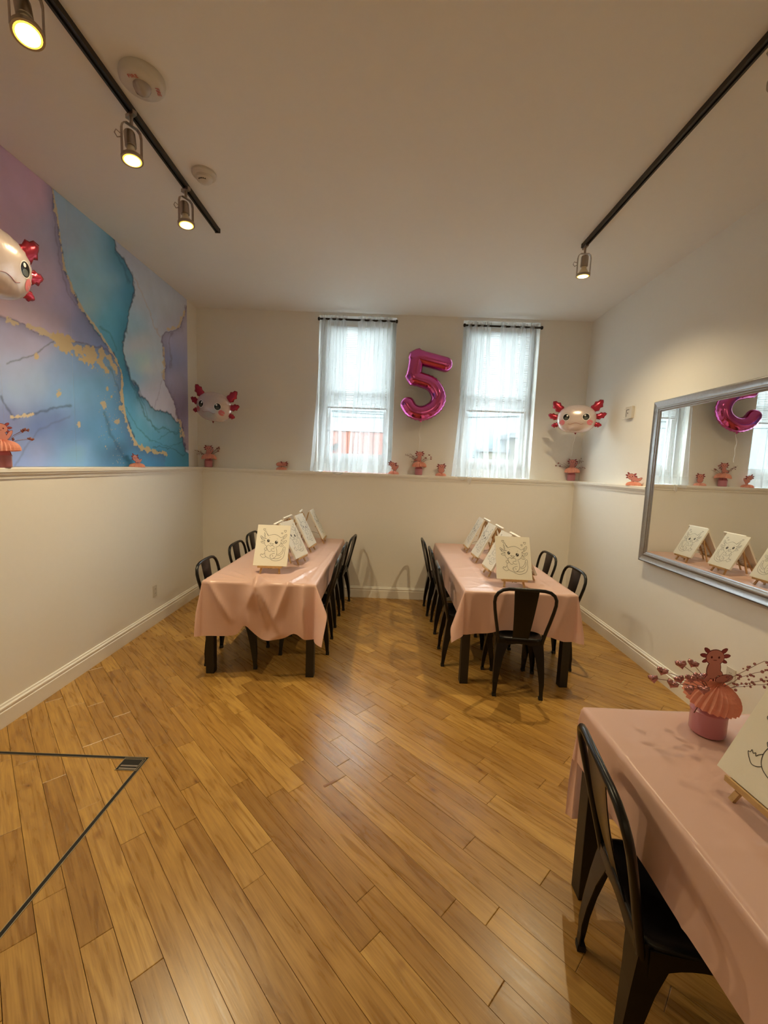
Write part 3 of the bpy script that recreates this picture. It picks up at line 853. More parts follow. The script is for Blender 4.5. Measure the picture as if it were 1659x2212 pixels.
        me.polygons.add(len(quads)); me.polygons.foreach_set('loop_start', np.arange(len(quads)) * 4)
        me.update(calc_edges=True)
        ca = me.color_attributes.new('print', 'FLOAT_COLOR', 'POINT')
        ca.data.foreach_set('color', np.concatenate([Cp.reshape(-1, 3), np.ones((na * nb, 1))], 1).ravel())
        me.polygons.foreach_set('use_smooth', [True] * len(me.polygons))
        me.materials.append(m)
        ob = bpy.data.objects.new('mural_panel', me); COL.objects.link(ob); ob.parent = t
mural()

# ------------------------------------------------------------------ mirror
def mirror():
    xo = XR - 0.022
    ya, yb, za, zb = 1.75, 3.73, 0.94, 2.325
    t = thing('framed_mirror', 'large wall mirror in a moulded silver frame', 'mirror', (xo, (ya + yb) / 2, za))
    cy = (ya + yb) / 2
    # moulding profile: u inward from outer edge, w out of the wall (-x)
    prof = [(0, 0), (0, 0.030), (0.004, 0.036), (0.012, 0.038), (0.020, 0.034), (0.052, 0.030), (0.060, 0.036), (0.068, 0.036), (0.073, 0.030), (0.080, 0.028), (0.086, 0.022), (0.092, 0.020), (0.092, 0.0)]
    cs = [(ya - cy, 0), (yb - cy, 0), (yb - cy, zb - za), (ya - cy, zb - za)]
    dirs = [(1, 1), (-1, 1), (-1, -1), (1, -1)]
    for i in range(4):
        j = (i + 1) % 4
        vs = []; n_ = len(prof)
        for (py, pz), (dy, dz) in ((cs[i], dirs[i]), (cs[j], dirs[j])):
            for u, w in prof: vs.append((-w, py + dy * u, pz + dz * u))
        fs = [(k, (k + 1) % n_, n_ + (k + 1) % n_, n_ + k) for k in range(n_)] + [tuple(range(n_)), tuple(range(2 * n_ - 1, n_ - 1, -1))]
        MB().add(vs, fs).build('frame_rail', 'silver', t, True, angle=25)
    MB().box(-0.019, -0.012, ya - cy + 0.085, yb - cy - 0.085, 0.085, zb - za - 0.085).build('mirror_glass', 'mirror', t)
    MB().box(-0.011, 0.021, ya - cy + 0.02, yb - cy - 0.02, 0.02, zb - za - 0.02).build('backing', 'dark', t)
mirror()

# ------------------------------------------------------------------ wall fittings
def outlet(loc, rz, label):
    t = thing('wall_outlet', label, 'outlet', loc, rz)
    MB().box(-0.036, 0.036, -0.006, 0, -0.058, 0.058).build('cover_plate', 'plastic', t, bevel=0.0015)
    for z in (-0.022, 0.022):
        r = MB().lathe([(0.0165, 0), (0.0165, 0.003)], 18, (0, -0.005, z), (0, -1, 0)).build('receptacle', 'plastic', t)
        s = MB()
        for x in (-0.006, 0.006): s.box(x - 0.001, x + 0.001, -0.0086, -0.0079, z - 0.003, z + 0.006)
        s.build('slots', 'dark', r)
    return t
p = at_x(334, 1277, XL + 0.001)
o = outlet((XL + 0.0005, p.y, p.z), PI / 2, 'white duplex outlet low on the wall under the mural')
o.rotation_euler = (PI / 2, 0, PI / 2)
o.rotation_euler = (0, 0, PI / 2)
outlet((XR - 0.0005, 2.68, 0.385), -PI / 2, 'white outlet low on the wall under the mirror')
t = thing('wall_thermostat', 'small white thermostat box on the upper wall near the mirror', 'thermostat', (XRU - 0.0005, 4.345, 2.318), -PI / 2)
MB().box(-0.058, 0.058, -0.028, 0, -0.058, 0.062).build('housing', 'plastic', t, bevel=0.004)
MB().box(-0.034, -0.029, -0.0295, -0.0275, -0.038, 0.030).box(-0.034, 0.012, -0.0295, -0.0275, 0.026, 0.031).box(-0.012, -0.004, -0.0295, -0.0275, -0.012, 0.004).build('display_lines', 'dark', t)
t = thing('blank_wall_plate', 'flat pale wall plate beside the thermostat', 'wall plate', (XRU - 0.0005, 4.46, 2.325), -PI / 2)
MB().box(-0.040, 0.040, -0.005, 0, -0.062, 0.062).build('cover_plate', 'wall', t, bevel=0.0015)
for z in (-0.04, 0.04):
    MB().lathe([(0.004, 0), (0.004, 0.001)], 10, (0, -0.005, z), (0, -1, 0)).build('screw', 'plastic', t)

# ceiling devices
t = thing('ceiling_fire_strobe', 'round white fire alarm strobe with clear lens on the ceiling', 'fire alarm', (-1.268, 2.255, H))
MB().lathe([(0.100, 0), (0.103, -0.016), (0.100, -0.034), (0.088, -0.046), (0.05, -0.054), (0.012, -0.056)], 40).build('housing', 'plastic', t, True)
MB().lathe([(0.040, -0.050), (0.040, -0.064), (0.031, -0.082), (0.012, -0.092)], 20, (0.005, -0.012, 0)).build('strobe_lens', 'clear', t, True)
def text_mesh(name, body, size, loc, rot, mat, parent):
    cu = bpy.data.curves.new(name, 'FONT'); cu.body = body; cu.size = size; cu.extrude = 0.0004
    cu.align_x = 'CENTER'; cu.align_y = 'CENTER'
    tmp = bpy.data.objects.new(name, cu); COL.objects.link(tmp)
    me = bpy.data.meshes.new_from_object(tmp.evaluated_get(bpy.context.evaluated_depsgraph_get()))
    bpy.data.objects.remove(tmp)
    me.materials.clear(); me.materials.append(MAT[mat])
    ob = bpy.data.objects.new(name, me); COL.objects.link(ob)
    ob.location = loc; ob.rotation_euler = rot; ob.parent = parent
    return ob
for x, y, rz in ((-0.010, -0.064, 0), (0.066, 0.020, 1.75)):
    text_mesh('lettering', 'FIRE', 0.026, (x, y, -0.0525 if rz == 0 else -0.0522), (PI, 0, rz), 'red_print', t)
t = thing('smoke_detector', 'small round smoke detector on the ceiling', 'smoke detector', (-1.262, 2.935, H))
MB().lathe([(0.076, 0), (0.076, -0.012), (0.070, -0.020), (0.052, -0.024), (0.050, -0.040), (0.040, -0.050), (0.024, -0.060), (0.004, -0.062)], 36).build('housing', 'plastic', t, True, angle=30)
vt = MB()
for k in range(5):
    a = -PI / 2 + (k - 2) * 0.28
    vt.box(0.036 * math.cos(a) - 0.004, 0.036 * math.cos(a) + 0.004, 0.036 * math.sin(a) - 0.004, 0.036 * math.sin(a) + 0.004, -0.053, -0.046)
vt.build('vent', 'dark', t)

# ------------------------------------------------------------------ track lights
def track(x, y0, y1, label):
    t = thing('light_track', label, 'light track', (x, (y0 + y1) / 2, H), group='ceiling light tracks')
    h = (y1 - y0) / 2
    MB().sweep([(-0.018, 0), (-0.018, -0.030), (-0.007, -0.030), (-0.007, -0.018), (0.007, -0.018), (0.007, -0.030), (0.018, -0.030), (0.018, 0)],
               [((0, -h, 0), (1, 0, 0), (0, 0, 1)), ((0, h, 0), (1, 0, 0), (0, 0, 1))]).build('rail', 'track', t)
    for s in (-1, 1):
        MB().box(-0.020, 0.020, s * h - 0.006, s * h + 0.006, -0.032, 0).build('end_cap', 'track', t)
    return t
TXL, TXR = -1.437, 1.516
track(TXL, -2.4, 3.585, 'dark light track over the mural side of the ceiling')
track(TXR, -2.4, 3.62, 'dark light track over the mirror side of the ceiling')

def track_lamp(x, y, yaw, tilt, label, lit=1.0, ang=None):
    """yoke hangs from the rail; the lamp swings in it: tilt from straight down, yaw turns the whole."""
    t = thing('track_lamp', label, 'track light', (x, y, H - 0.030), yaw, 'gimbal track lamps')
    MB().box(-0.011, 0.011, -0.035, 0.035, -0.016, 0.004).build('track_adapter', 'nickel', t)
    MB().lathe([(0.009, 0), (0.009, -0.045)], 12, (0, 0, -0.014)).build('swivel_stem', 'nickel', t)
    zt = -0.060
    yk = MB()
    pts = [(-0.052, zt - 0.165), (-0.052, zt - 0.035), (-0.046, zt - 0.012), (-0.030, zt), (0.030, zt), (0.046, zt - 0.012), (0.052, zt - 0.035), (0.052, zt - 0.165)]
    for (xa, za), (xb, zb) in zip(pts[:-1], pts[1:]):
        yk.bar((xa, 0, za), (xb, 0, zb), 0.003, 0.020, ref=(0, 1, 0))
    yk.build('yoke', 'nickel', t)
    hd = bpy.data.objects.new('lamp_head', None)
    R = Matrix.Rotation(tilt, 4, 'X')
    piv = Vector((0, 0, zt - 0.160))
    def X(mb): return mb.xf(Matrix.Translation(piv) @ R)
    X(MB().lathe([(0.026, 0.060), (0.028, 0.062), (0.028, 0.132), (0.024, 0.140)], 18)).build('socket', 'nickel', t, True)
    bulb = X(MB().lathe([(0.018, 0.062), (0.020, 0.045), (0.034, 0.020), (0.046, 0.004), (0.0475, -0.004)], 24)).build('bulb', 'bulbglass', t, True)
    X(MB().lathe([(0.0480, -0.004), (0.0480, -0.010), (0.044, -0.0130), (0.034, -0.0135)], 24)).build('bulb_rim', 'amber', bulb, True)
    X(MB().lathe([(0.040, -0.0128), (0.030, -0.0160), (0.012, -0.0180), (0.001, -0.0184)], 24)).build('lens', 'lens', bulb, True)
    X(MB().lathe([(0.0495, -0.012), (0.0535, -0.012), (0.0535, 0.004), (0.0495, 0.004), (0.0495, -0.012)], 28)).build('gimbal_ring', 'nickel', t, True)
    wr = [(-0.052, 0.004, zt - 0.07), (-0.075, 0.01, zt - 0.06), (-0.082, 0.012, zt - 0.078), (-0.070, 0.008, zt - 0.095), (-0.054, 0.004, zt - 0.085)]
    MB().tube(wr, 0.0028, 6).build('wire_loop', 'nickel', t, True)
    ld = bpy.data.lights.new('lamp_beam', 'SPOT'); ld.energy = LAMP_POWER * lit; ld.color = LAMP_COLOR
    ld.spot_size = math.radians(ang or LAMP_ANGLE); ld.spot_blend = 1.0; ld.shadow_soft_size = 0.016
    lo = bpy.data.objects.new('lamp_beam', ld); COL.objects.link(lo); lo.parent = t
    lo.matrix_local = Matrix.Translation(piv) @ R @ Matrix.Translation((0, 0, -0.024))
    return t
D = math.radians
track_lamp(TXL, 1.78, D(55), D(-19), 'glowing track lamp nearest the fire alarm strobe, on the mural side', 0.3)
track_lamp(TXL, 2.44, D(60), D(-9), 'glowing track lamp between two others on the mural-side track', 1.35)
track_lamp(TXL, 3.05, D(62), D(-8), 'glowing track lamp at the wall end of the mural-side track', 1.9)
track_lamp(TXR, 3.59, D(0), D(4), 'glowing track lamp at the wall end of the mirror-side track', 2.0)
track_lamp(TXR, 1.86, D(10), D(-4), 'track lamp over the table with the flower jar', 0.65)
for x, side in ((TXL, 'mural'), (TXR, 'mirror')):  # unseen lamps added behind the camera for warm fill light
    track_lamp(x, -1.8, D(0), D(-42), 'added fill lamp behind the camera on the %s-side track' % side, 1.3, 100)

# ================================================================== TABLES AND CLOTHS
TZ = 0.760
def table(x0, x1, y0, y1, label):
    cx, cy = (x0 + x1) / 2, (y0 + y1) / 2
    t = thing('dining_table', label, 'table', (cx, cy, 0), group='long tables')
    a, b = (x1 - x0) / 2, (y1 - y0) / 2
    MB().box(-a, a, -b, b, TZ - 0.035, TZ).build('tabletop', 'black_wood', t)
    for s in (-1, 1):
        MB().box(s * (a - 0.03) - 0.012, s * (a - 0.03) + 0.012, -b + 0.07, b - 0.07, TZ - 0.10, TZ - 0.035).build('apron', 'black_wood', t)
        MB().box(-a + 0.07, a - 0.07, s * (b - 0.05) - 0.012, s * (b - 0.05) + 0.012, TZ - 0.10, TZ - 0.035).build('apron', 'black_wood', t)
        for q in (-1, 1):
            MB().box(s * (a - 0.038) - 0.032, s * (a - 0.038) + 0.032, q * (b - 0.055) - 0.032, q * (b - 0.055) + 0.032, 0, TZ - 0.035).build('leg', 'black_wood', t, bevel=0.003)
    return t

def cloth(x0, x1, y0, y1, dl, dr, dn, df, label, ridges=(), hem=None, flare=0.36, seed=1, step=0.015, ripple=1.0, corner=None, pnorm=None):
    """a sheet laid over the table: flat top, skirts, pointed folds where two skirts meet."""
    rn = random.Random(seed)
    w, l = x1 - x0, y1 - y0
    cx, cy = (x0 + x1) / 2, (y0 + y1) / 2
    def axis(lo, hi, d0, d1):
        out = list(np.linspace(-d0, 0, max(4, int(d0 / step)))) + list(np.linspace(0, hi, int(hi / step)))[1:] + list(np.linspace(hi, hi + d1, max(4, int(d1 / step))))[1:]
        return [float(v) for v in out]
    S = axis(0, w, dl, dr); T = axis(0, l, dn, df)
    SS, TT = np.meshgrid(np.array(S), np.array(T), indexing='ij')
    a = np.where(SS < 0, -SS, np.where(SS > w, SS - w, 0)); sa = np.where(SS < 0, -1.0, 1.0)
    b = np.where(TT < 0, -TT, np.where(TT > l, TT - l, 0)); sb = np.where(TT < 0, -1.0, 1.0)
    PN = 2.0 * np.ones_like(a)
    if pnorm is not None: PN = pnorm(sa, sb)
    rho = np.maximum(a, b) * (1 + (np.minimum(a, b) / np.maximum(np.maximum(a, b), 1e-6)) ** PN) ** (1 / PN); th = np.arctan2(b, a)
    sc, tc = np.clip(SS, 0, w), np.clip(TT, 0, l)
    s2 = np.where((a > 0) & (b > 0), np.abs(np.sin(2 * th)), 0)
    # hem length
    hs = np.ones_like(rho)
    if hem is not None: hs = hem(sc, tc, a, b, sa, sb)
    rho_h = rho * hs
    r = 0.007
    ang = np.minimum(rho_h / r, PI / 2)
    out = r * np.sin(ang); down = r * (1 - np.cos(ang)) + np.maximum(0, rho_h - r * PI / 2)
    F = flare * np.ones_like(rho)
    if corner is not None: F = corner(sa, sb)
    fl = F * s2 ** 1.1
    hang = np.maximum(0, rho_h - r * PI / 2)
    out = out + hang * fl
    down = np.where(hang > 0, r + hang * np.sqrt(np.maximum(0.05, 1 - fl ** 2)), down)
    # soft ripples of the hanging skirts
    per = np.where(b > a, sc * 1.0, tc * 1.0 + 3.1)
    ph = [rn.uniform(0, 6.28) for _ in range(6)]
    rip = 0.5 + 0.35 * np.sin(per * 9 + ph[0]) + 0.30 * np.sin(per * 17 + ph[1]) + 0.18 * np.sin(per * 31 + ph[2])
    dens = np.clip(hang / 0.30, 0, 1.4)
    out = out + np.where(b > 0, ripple, 0.12) * 0.030 * rip * dens * (1 - s2)
    # gentle lift and sag of the top, fold creases from the packet, long wrinkles
    h = 0.0012 * np.sin(SS * 13 + ph[3]) * np.sin(TT * 7 + ph[4])
    for kx in (0.27, 0.55, 0.83):
        h += 0.0030 * np.exp(-np.abs((SS - kx * w) / 0.008))
    for ky in np.arange(0.18, l + dn, 0.335):
        h += 0.0034 * np.exp(-np.abs((TT - ky + 0.1) / 0.008))
    for (ax, ay), (bx, by), amp, wd in ridges:
        vx, vy = bx - ax, by - ay
        q = np.clip(((SS - ax) * vx + (TT - ay) * vy) / (vx * vx + vy * vy), 0, 1)
        d = np.hypot(SS - ax - q * vx, TT - ay - q * vy)
        h += amp * 1.25 * np.exp(-d / (wd * 0.75)) * (0.35 + 0.65 * np.sin(PI * np.clip(q * 0.9 + 0.05, 0, 1)))
    h = np.maximum(h, -0.0005)
    topm = np.clip(1 - rho / 0.012, 0, 1)
    Z = TZ + 0.0025 - down + h * topm
    out = out + h * (1 - topm)
    ct, st = np.where(rho > 0, np.cos(th), 0), np.where(rho > 0, np.sin(th), 0)
    X = x0 + sc + sa * out * ct; Y = y0 + tc + sb * out * st
    base = Vector((cx, cy, TZ))
    co = np.stack([X - cx, Y - cy, Z - TZ], -1).reshape(-1, 3)
    na, nb = SS.shape
    I = np.arange(na * nb).reshape(na, nb)
    fs = np.stack([I[:-1, :-1], I[1:, :-1], I[1:, 1:], I[:-1, 1:]], -1).reshape(-1, 4)
    m = MB(); m.v = [tuple(p) for p in co]; m.f = [tuple(int(i) for i in f) for f in fs]
    o = m.build('tablecloth', 'cloth', None, True, angle=180)
    o.location = base
    return tag(o, label, 'tablecloth', 'pink plastic tablecloths')

LT = (-1.388, -0.520, 3.145, 5.20)
RT = (0.628, 1.492, 3.145, 5.165)
FT = (0.818, 1.690, -0.45, 1.590)
TA = 'rumpled table'
TB = 'smooth table'
table(*LT, 'black table under the rumpled pink cloth on the mural side')
table(*RT, 'black table under the smooth pink cloth, with a chair at its end')
table(*FT, 'black table under the pink cloth that carries the big flower jar')

# rumpled cloth: gathers run to one point on its near edge
wL = LT[1] - LT[0]
gx = 0.42
rl = []
for (ex, ey, amp, wd) in ((0.12, 0.30, 0.010, 0.012), (0.26, 0.42, 0.012, 0.010), (0.40, 0.30, 0.009, 0.010), (0.02, 0.22, 0.007, 0.014), (0.52, 0.16, 0.008, 0.010)):
    rl.append(((gx, 0.0), (ex, ey), amp, wd))
for (ax, ay, bx, by, amp, wd) in ((0.66, 0.02, 0.80, 0.62, 0.012, 0.010), (0.80, 0.05, 0.83, 1.25, 0.010, 0.010), (0.66, 0.0, 0.74, 0.30, 0.012, 0.012), (0.72, 0.28, 0.84, 0.05, 0.008, 0.010),
                                  (0.60, 0.35, 0.72, 0.55, 0.006, 0.012), (0.30, 0.12, 0.56, 0.06, 0.008, 0.012)):
    rl.append(((ax, ay), (bx, by), amp, wd))
for (ax, ay, bx, by, amp, wd) in ((gx, 0.0, 0.36, -0.22, 0.045, 0.06), (gx, 0.0, 0.50, -0.30, 0.045, 0.035), (gx + 0.02, 0.0, 0.62, -0.40, 0.045, 0.035), (0.66, 0.0, 0.58, -0.25, 0.035, 0.03),
                                  (0.05, 0.0, 0.22, -0.30, 0.030, 0.025), (0.78, -0.02, 0.80, -0.42, 0.04, 0.03), (0.36, -0.22, 0.38, -0.46, 0.03, 0.08), (0.60, -0.40, 0.45, -0.46, 0.03, 0.08)):
    rl.append(((ax, ay), (bx, by), amp, wd))
def hemL(sc, tc, a, b, sa, sb):
    near = (sb < 0) & (b > 0)
    notch = np.exp(-((sc - 0.335) / 0.05) ** 2) * (sc < 0.345) * 0.22 + np.exp(-((sc - 0.345) / 0.09) ** 2) * (sc >= 0.345) * 0.22
    return np.where(near, 1.0 - notch + 0.05 * np.exp(-((sc - 0.45) / 0.10) ** 2) - 0.10 * np.exp(-((sc - 0.72) / 0.06) ** 2), 1.0)
cloth(*LT, 0.245, 0.200, 0.430, 0.17, 'rumpled pink plastic cloth gathered into folds over the table end', rl, hemL, seed=4, step=0.013, ripple=0.7,
      corner=lambda sa, sb: np.where(sb < 0, np.where(sa > 0, 0.55, 0.20), 0.2), pnorm=lambda sa, sb: np.where((sb < 0) & (sa < 0), 9.0, 2.2))
rr = [((0.05, 0.05), (0.30, 0.30), 0.004, 0.008), ((0.10, 0.28), (0.26, 0.10), 0.004, 0.007), ((0.02, 0.16), (0.34, 0.18), 0.003, 0.007), ((0.18, 0.05), (0.22, 0.34), 0.003, 0.006),
      ((0.10, 0.45), (0.30, 0.47), 0.003, 0.008), ((0.12, 0.60), (0.34, 0.61), 0.003, 0.008), ((0.12, 0.80), (0.36, 0.82), 0.003, 0.009), ((0.15, 1.05), (0.38, 1.06), 0.003, 0.009),
      ((0.55, 0.04), (0.68, 0.26), 0.005, 0.009), ((0.70, 0.10), (0.80, 0.30), 0.004, 0.008), ((0.30, 0.0), (0.26, -0.25), 0.014, 0.03), ((0.80, 0.0), (0.70, -0.30), 0.016, 0.03), ((0.05, -0.05), (0.03, -0.33), 0.016, 0.02), ((0.45, -0.10), (0.48, -0.30), 0.010, 0.04)]
def hemR(sc, tc, a, b, sa, sb):
    near = (sb < 0) & (b > 0)
    return np.where(near, 1.0 - 0.13 * np.exp(-((sc - 0.42) / 0.20) ** 4) + 0.10 * (sc > 0.68) * np.clip((sc - 0.68) / 0.1, 0, 1), 1.0)
cloth(*RT, 0.255, 0.26, 0.340, 0.17, 'smooth pink plastic cloth on the table with a chair at its end', rr, hemR, seed=9, step=0.014, ripple=0.8,
      corner=lambda sa, sb: np.where(sb < 0, np.where(sa < 0, 0.45, 0.22), 0.2), pnorm=lambda sa, sb: np.where((sb < 0) & (sa > 0), 7.0, 2.4))
rf = [((0.10, 1.35), (0.24, 1.60), 0.004, 0.008), ((0.02, 1.15), (0.42, 1.20), 0.005, 0.008), ((0.06, 1.52), (0.30, 1.30), 0.004, 0.007), ((0.30, 1.46), (0.36, 1.86), 0.003, 0.008), ((0.0, 1.42), (0.30, 1.80), 0.003, 0.010), ((-0.01, 1.30), (-0.02, 1.05), 0.006, 0.02)]
cloth(*FT, 0.235, 0.24, 0.30, 0.50, 'pink plastic cloth under the big flower jar, lit from above', rf, seed=15, step=0.015, ripple=0.25,
      corner=lambda sa, sb: np.where(sb > 0, np.where(sa < 0, 0.08, 0.3), 0.2), pnorm=lambda sa, sb: np.where((sb > 0) & (sa < 0), 9.0, 3.0))

# ================================================================== CHAIRS
def make_chair(label):
    t = thing('metal_chair', label, 'chair', group='black metal cafe chairs')
    # seat pan: rounded square, dished
    def rsq(hw, y0, y1, r=0.05, n=6):
        pts = []
        for sx, sy, a0 in ((1, 1, 0), (-1, 1, 90), (-1, -1, 180), (1, -1, 270)):
            w = hw if sy > 0 else hw - 0.012
            for k in range(n + 1):
                a = math.radians(a0 + 90 * k / n)
                yy = (y1 - r) if sy > 0 else (y0 + r)
                pts.append((sx * (w - r) + r * math.cos(a), yy + r * math.sin(a)))
        return pts
    rings = [(0.000, 0.425), (0.000, 0.446), (0.004, 0.452), (0.012, 0.453), (0.028, 0.447), (0.060, 0.444)]
    vs = []; n_ = 28
    for ins, z in rings:
        vs += [(x, y, z) for x, y in rsq(0.182 - ins, -0.182 + ins, 0.186 - ins, 0.055 - min(ins, 0.03))]
    fs = [(i * n_ + k, i * n_ + (k + 1) % n_, (i + 1) * n_ + (k + 1) % n_, (i + 1) * n_ + k) for i in range(len(rings) - 1) for k in range(n_)]
    fs.append(tuple(range((len(rings) - 1) * n_, len(rings) * n_)))
    MB().add(vs, fs).build('seat', 'black_metal', t, True, angle=50)
    # legs: folded sheet, wide under the seat, narrow at the foot
    for sx in (-1, 1):
        for sy in (-1, 1):
            top = Vector((sx * (0.176 if sy > 0 else 0.166), sy * 0.176, 0.446))
            foot = Vector((sx * (0.222 if sy > 0 else 0.186), sy * 0.222, 0.0))
            vs = []; levels = [(1.0, 0.092), (0.86, 0.080), (0.70, 0.062), (0.45, 0.046), (0.25, 0.036), (0.15, 0.029), (0.05, 0.025)]
            for f, w in levels:
                bow = 0.012 * math.sin(PI * f) - (0.006 if f < 0.2 else 0)
                p = foot.lerp(top, f) - Vector((sx * bow, sy * bow, 0)) * (-0.6)
                th = 0.004
                for u, v in ((0, 0), (w, 0), (w, th), (th, th), (th, w), (0, w)):
                    vs.append(p + Vector((-sx * u, -sy * v, 0)))
            fs = [(i * 6 + k, i * 6 + (k + 1) % 6, (i + 1) * 6 + (k + 1) % 6, (i + 1) * 6 + k) for i in range(len(levels) - 1) for k in range(6)]
            fs += [(0, 1, 2, 3, 4, 5), tuple(range((len(levels) - 1) * 6, len(levels) * 6))]
            lg = MB().add(vs, fs).build('leg', 'black_metal', t)
            ft = Vector(vs[-6])
            MB().add([ft + Vector((-sx * a, -sy * b, z)) for z in (0.0, -ft.z) for a, b in ((-0.002, -0.002), (0.026, -0.002), (0.026, 0.026), (-0.002, 0.026))],
                     [(0, 1, 2, 3), (7, 6, 5, 4), (0, 4, 5, 1), (1, 5, 6, 2), (2, 6, 7, 3), (3, 7, 4, 0)]).build('foot_cap', 'rubber', lg)
    # arched apron plates
    def arch(L_):
        pts = [(-L_, 0.440), (L_, 0.440)]
        for k in range(13):
            a = k / 12 * 2 - 1
            pts.append((-a * L_ * 1.0, 0.325 + 0.085 * (1 - a * a) ** 0.5))
        return pts
    for y in (-0.180, 0.180):
        MB().prism(arch(0.150), y - 0.002, y + 0.002).build('apron', 'black_metal', t)
    for x in (-0.172, 0.172):
        a = MB().prism(arch(0.155), -0.002, 0.002)
        a.xf(Matrix.Translation((x, 0, 0)) @ Matrix.Rotation(PI / 2, 4, 'Z')); a.build('apron', 'black_metal', t)
    # bent tube of the back
    half = [(0.158, -0.168, 0.395), (0.164, -0.180, 0.450), (0.176, -0.196, 0.520), (0.193, -0.214, 0.600), (0.208, -0.232, 0.680), (0.216, -0.246, 0.740), (0.213, -0.256, 0.782),
            (0.196, -0.264, 0.815), (0.166, -0.270, 0.838), (0.125, -0.273, 0.848), (0.07, -0.275, 0.851)]
    path = half + [(0, -0.2755, 0.852)] + [(-x, y, z) for x, y, z in half[::-1]]
    MB().tube(path, 0.0125, 10).build('back_hoop', 'black_metal', t, True)
    vs = []
    for k in range(9):
        f = k / 8
        z = 0.446 + (0.846 - 0.446) * f; y = -0.176 - 0.098 * f - 0.012 * math.sin(PI * f); w = 0.057 + 0.030 * f
        for x, d in ((-w, 0), (-w * 0.72, 0.006), (w * 0.72, 0.006), (w, 0)):
            vs.append((x, y + d, z))
        for x, d in ((-w, 0), (-w * 0.72, 0.006), (w * 0.72, 0.006), (w, 0)):
            vs.append((x, y + d - 0.003, z))
    fs = []
    for k in range(8):
        for j in range(3):
            fs.append((k * 8 + j, k * 8 + j + 1, (k + 1) * 8 + j + 1, (k + 1) * 8 + j))
            fs.append((k * 8 + 4 + j, (k + 1) * 8 + 4 + j, (k + 1) * 8 + 5 + j, k * 8 + 5 + j))
        fs.append((k * 8, (k + 1) * 8, (k + 1) * 8 + 4, k * 8 + 4)); fs.append((k * 8 + 3, k * 8 + 7, (k + 1) * 8 + 7, (k + 1) * 8 + 3))
    MB().add(vs, fs).build('back_splat', 'black_metal', t, True, angle=30)
    return t
CH = [
    (-0.682, 3.752, PI / 2 + 0.02, 'black metal chair on the aisle side of the ' + TA + ', far from back wall'),
    (-0.688, 4.388, PI / 2 - 0.01, 'black metal chair on the aisle side of the ' + TA + ', middle one'),
    (-0.640, 4.933, PI / 2 - 0.10, 'black metal chair on the aisle side of the ' + TA + ', by back wall'),
    (-1.232, 3.472, -PI / 2 + 0.03, 'black metal chair on the mural side of the ' + TA + ', far from back wall'),
    (-1.255, 4.235, -PI / 2, 'black metal chair on the mural side of the ' + TA + ', middle one'),
    (-1.300, 4.880, -PI / 2, 'black metal chair on the mural side of the ' + TA + ', by back wall'),
    (0.745, 3.620, -PI / 2 - 0.03, 'black metal chair on the aisle side of the ' + TB + ', far from back wall'),
    (0.750, 4.318, -PI / 2, 'black metal chair on the aisle side of the ' + TB + ', middle one'),
    (0.717, 4.843, -PI / 2 + 0.02, 'black metal chair on the aisle side of the ' + TB + ', by back wall'),
    (1.422, 3.632, PI / 2, 'black metal chair on the mirror side of the ' + TB + ', far from back wall'),
    (1.440, 4.300, PI / 2, 'black metal chair on the mirror side of the ' + TB + ', nearer back wall'),
    (1.055, 3.198, -0.098, 'black metal chair pushed up to the end of the smooth table'),
    (0.928, 1.130, -1.745, 'black metal chair at the table with the big flower jar'),
]
chair0 = None
for x, y, rz, lab in CH:
    if chair0 is None:
        chair0 = make_chair(lab); chair0.location = (x, y, 0); chair0.rotation_euler = (0, 0, rz)
    else:
        copy_tree(chair0, (x, y, 0), rz, lab)

# ================================================================== EASELS AND CANVASES
LEAN = math.radians(27)
def make_easel(label):
    t = thing('table_easel', label, 'easel', group='small pine easels')
    def leg(a, b): return MB().bar(a, b, 0.015, 0.011, ref=(0, 1, 0))
    for s in (-1, 1):
        leg((s * 0.080, -0.055, 0.0), (s * 0.026, 0.128, 0.36)).build('leg', 'easel', t)
    MB().bar((0, 0.235, 0.0), (0, 0.140, 0.35), 0.015, 0.011, ref=(0, 1, 0)).build('rear_leg', 'easel', t)
    MB().box(-0.100, 0.100, -0.062, -0.020, 0.049, 0.057).build('shelf', 'easel', t)
    MB().bar((-0.100, -0.063, 0.057), (0.100, -0.063, 0.057), 0.006, 0.017).build('shelf_lip', 'easel', t)
    MB().bar((-0.055, 0.052, 0.19), (0.055, 0.052, 0.19), 0.012, 0.008).build('crossbar', 'easel', t)
    kn = MB()
    for x in (-0.012, 0.004, 0.016): kn.ball((x, -0.044, 0.043), 0.007, 6)
    kn.build('wing_nut', 'brass', t, True)
    MB().tube([(0.0, 0.005, 0.10), (0, 0.205, 0.15)], 0.0015, 5).build('stay_cord', 'twine', t)
    return t

CW, CHH, CTH = 0.280, 0.358, 0.017
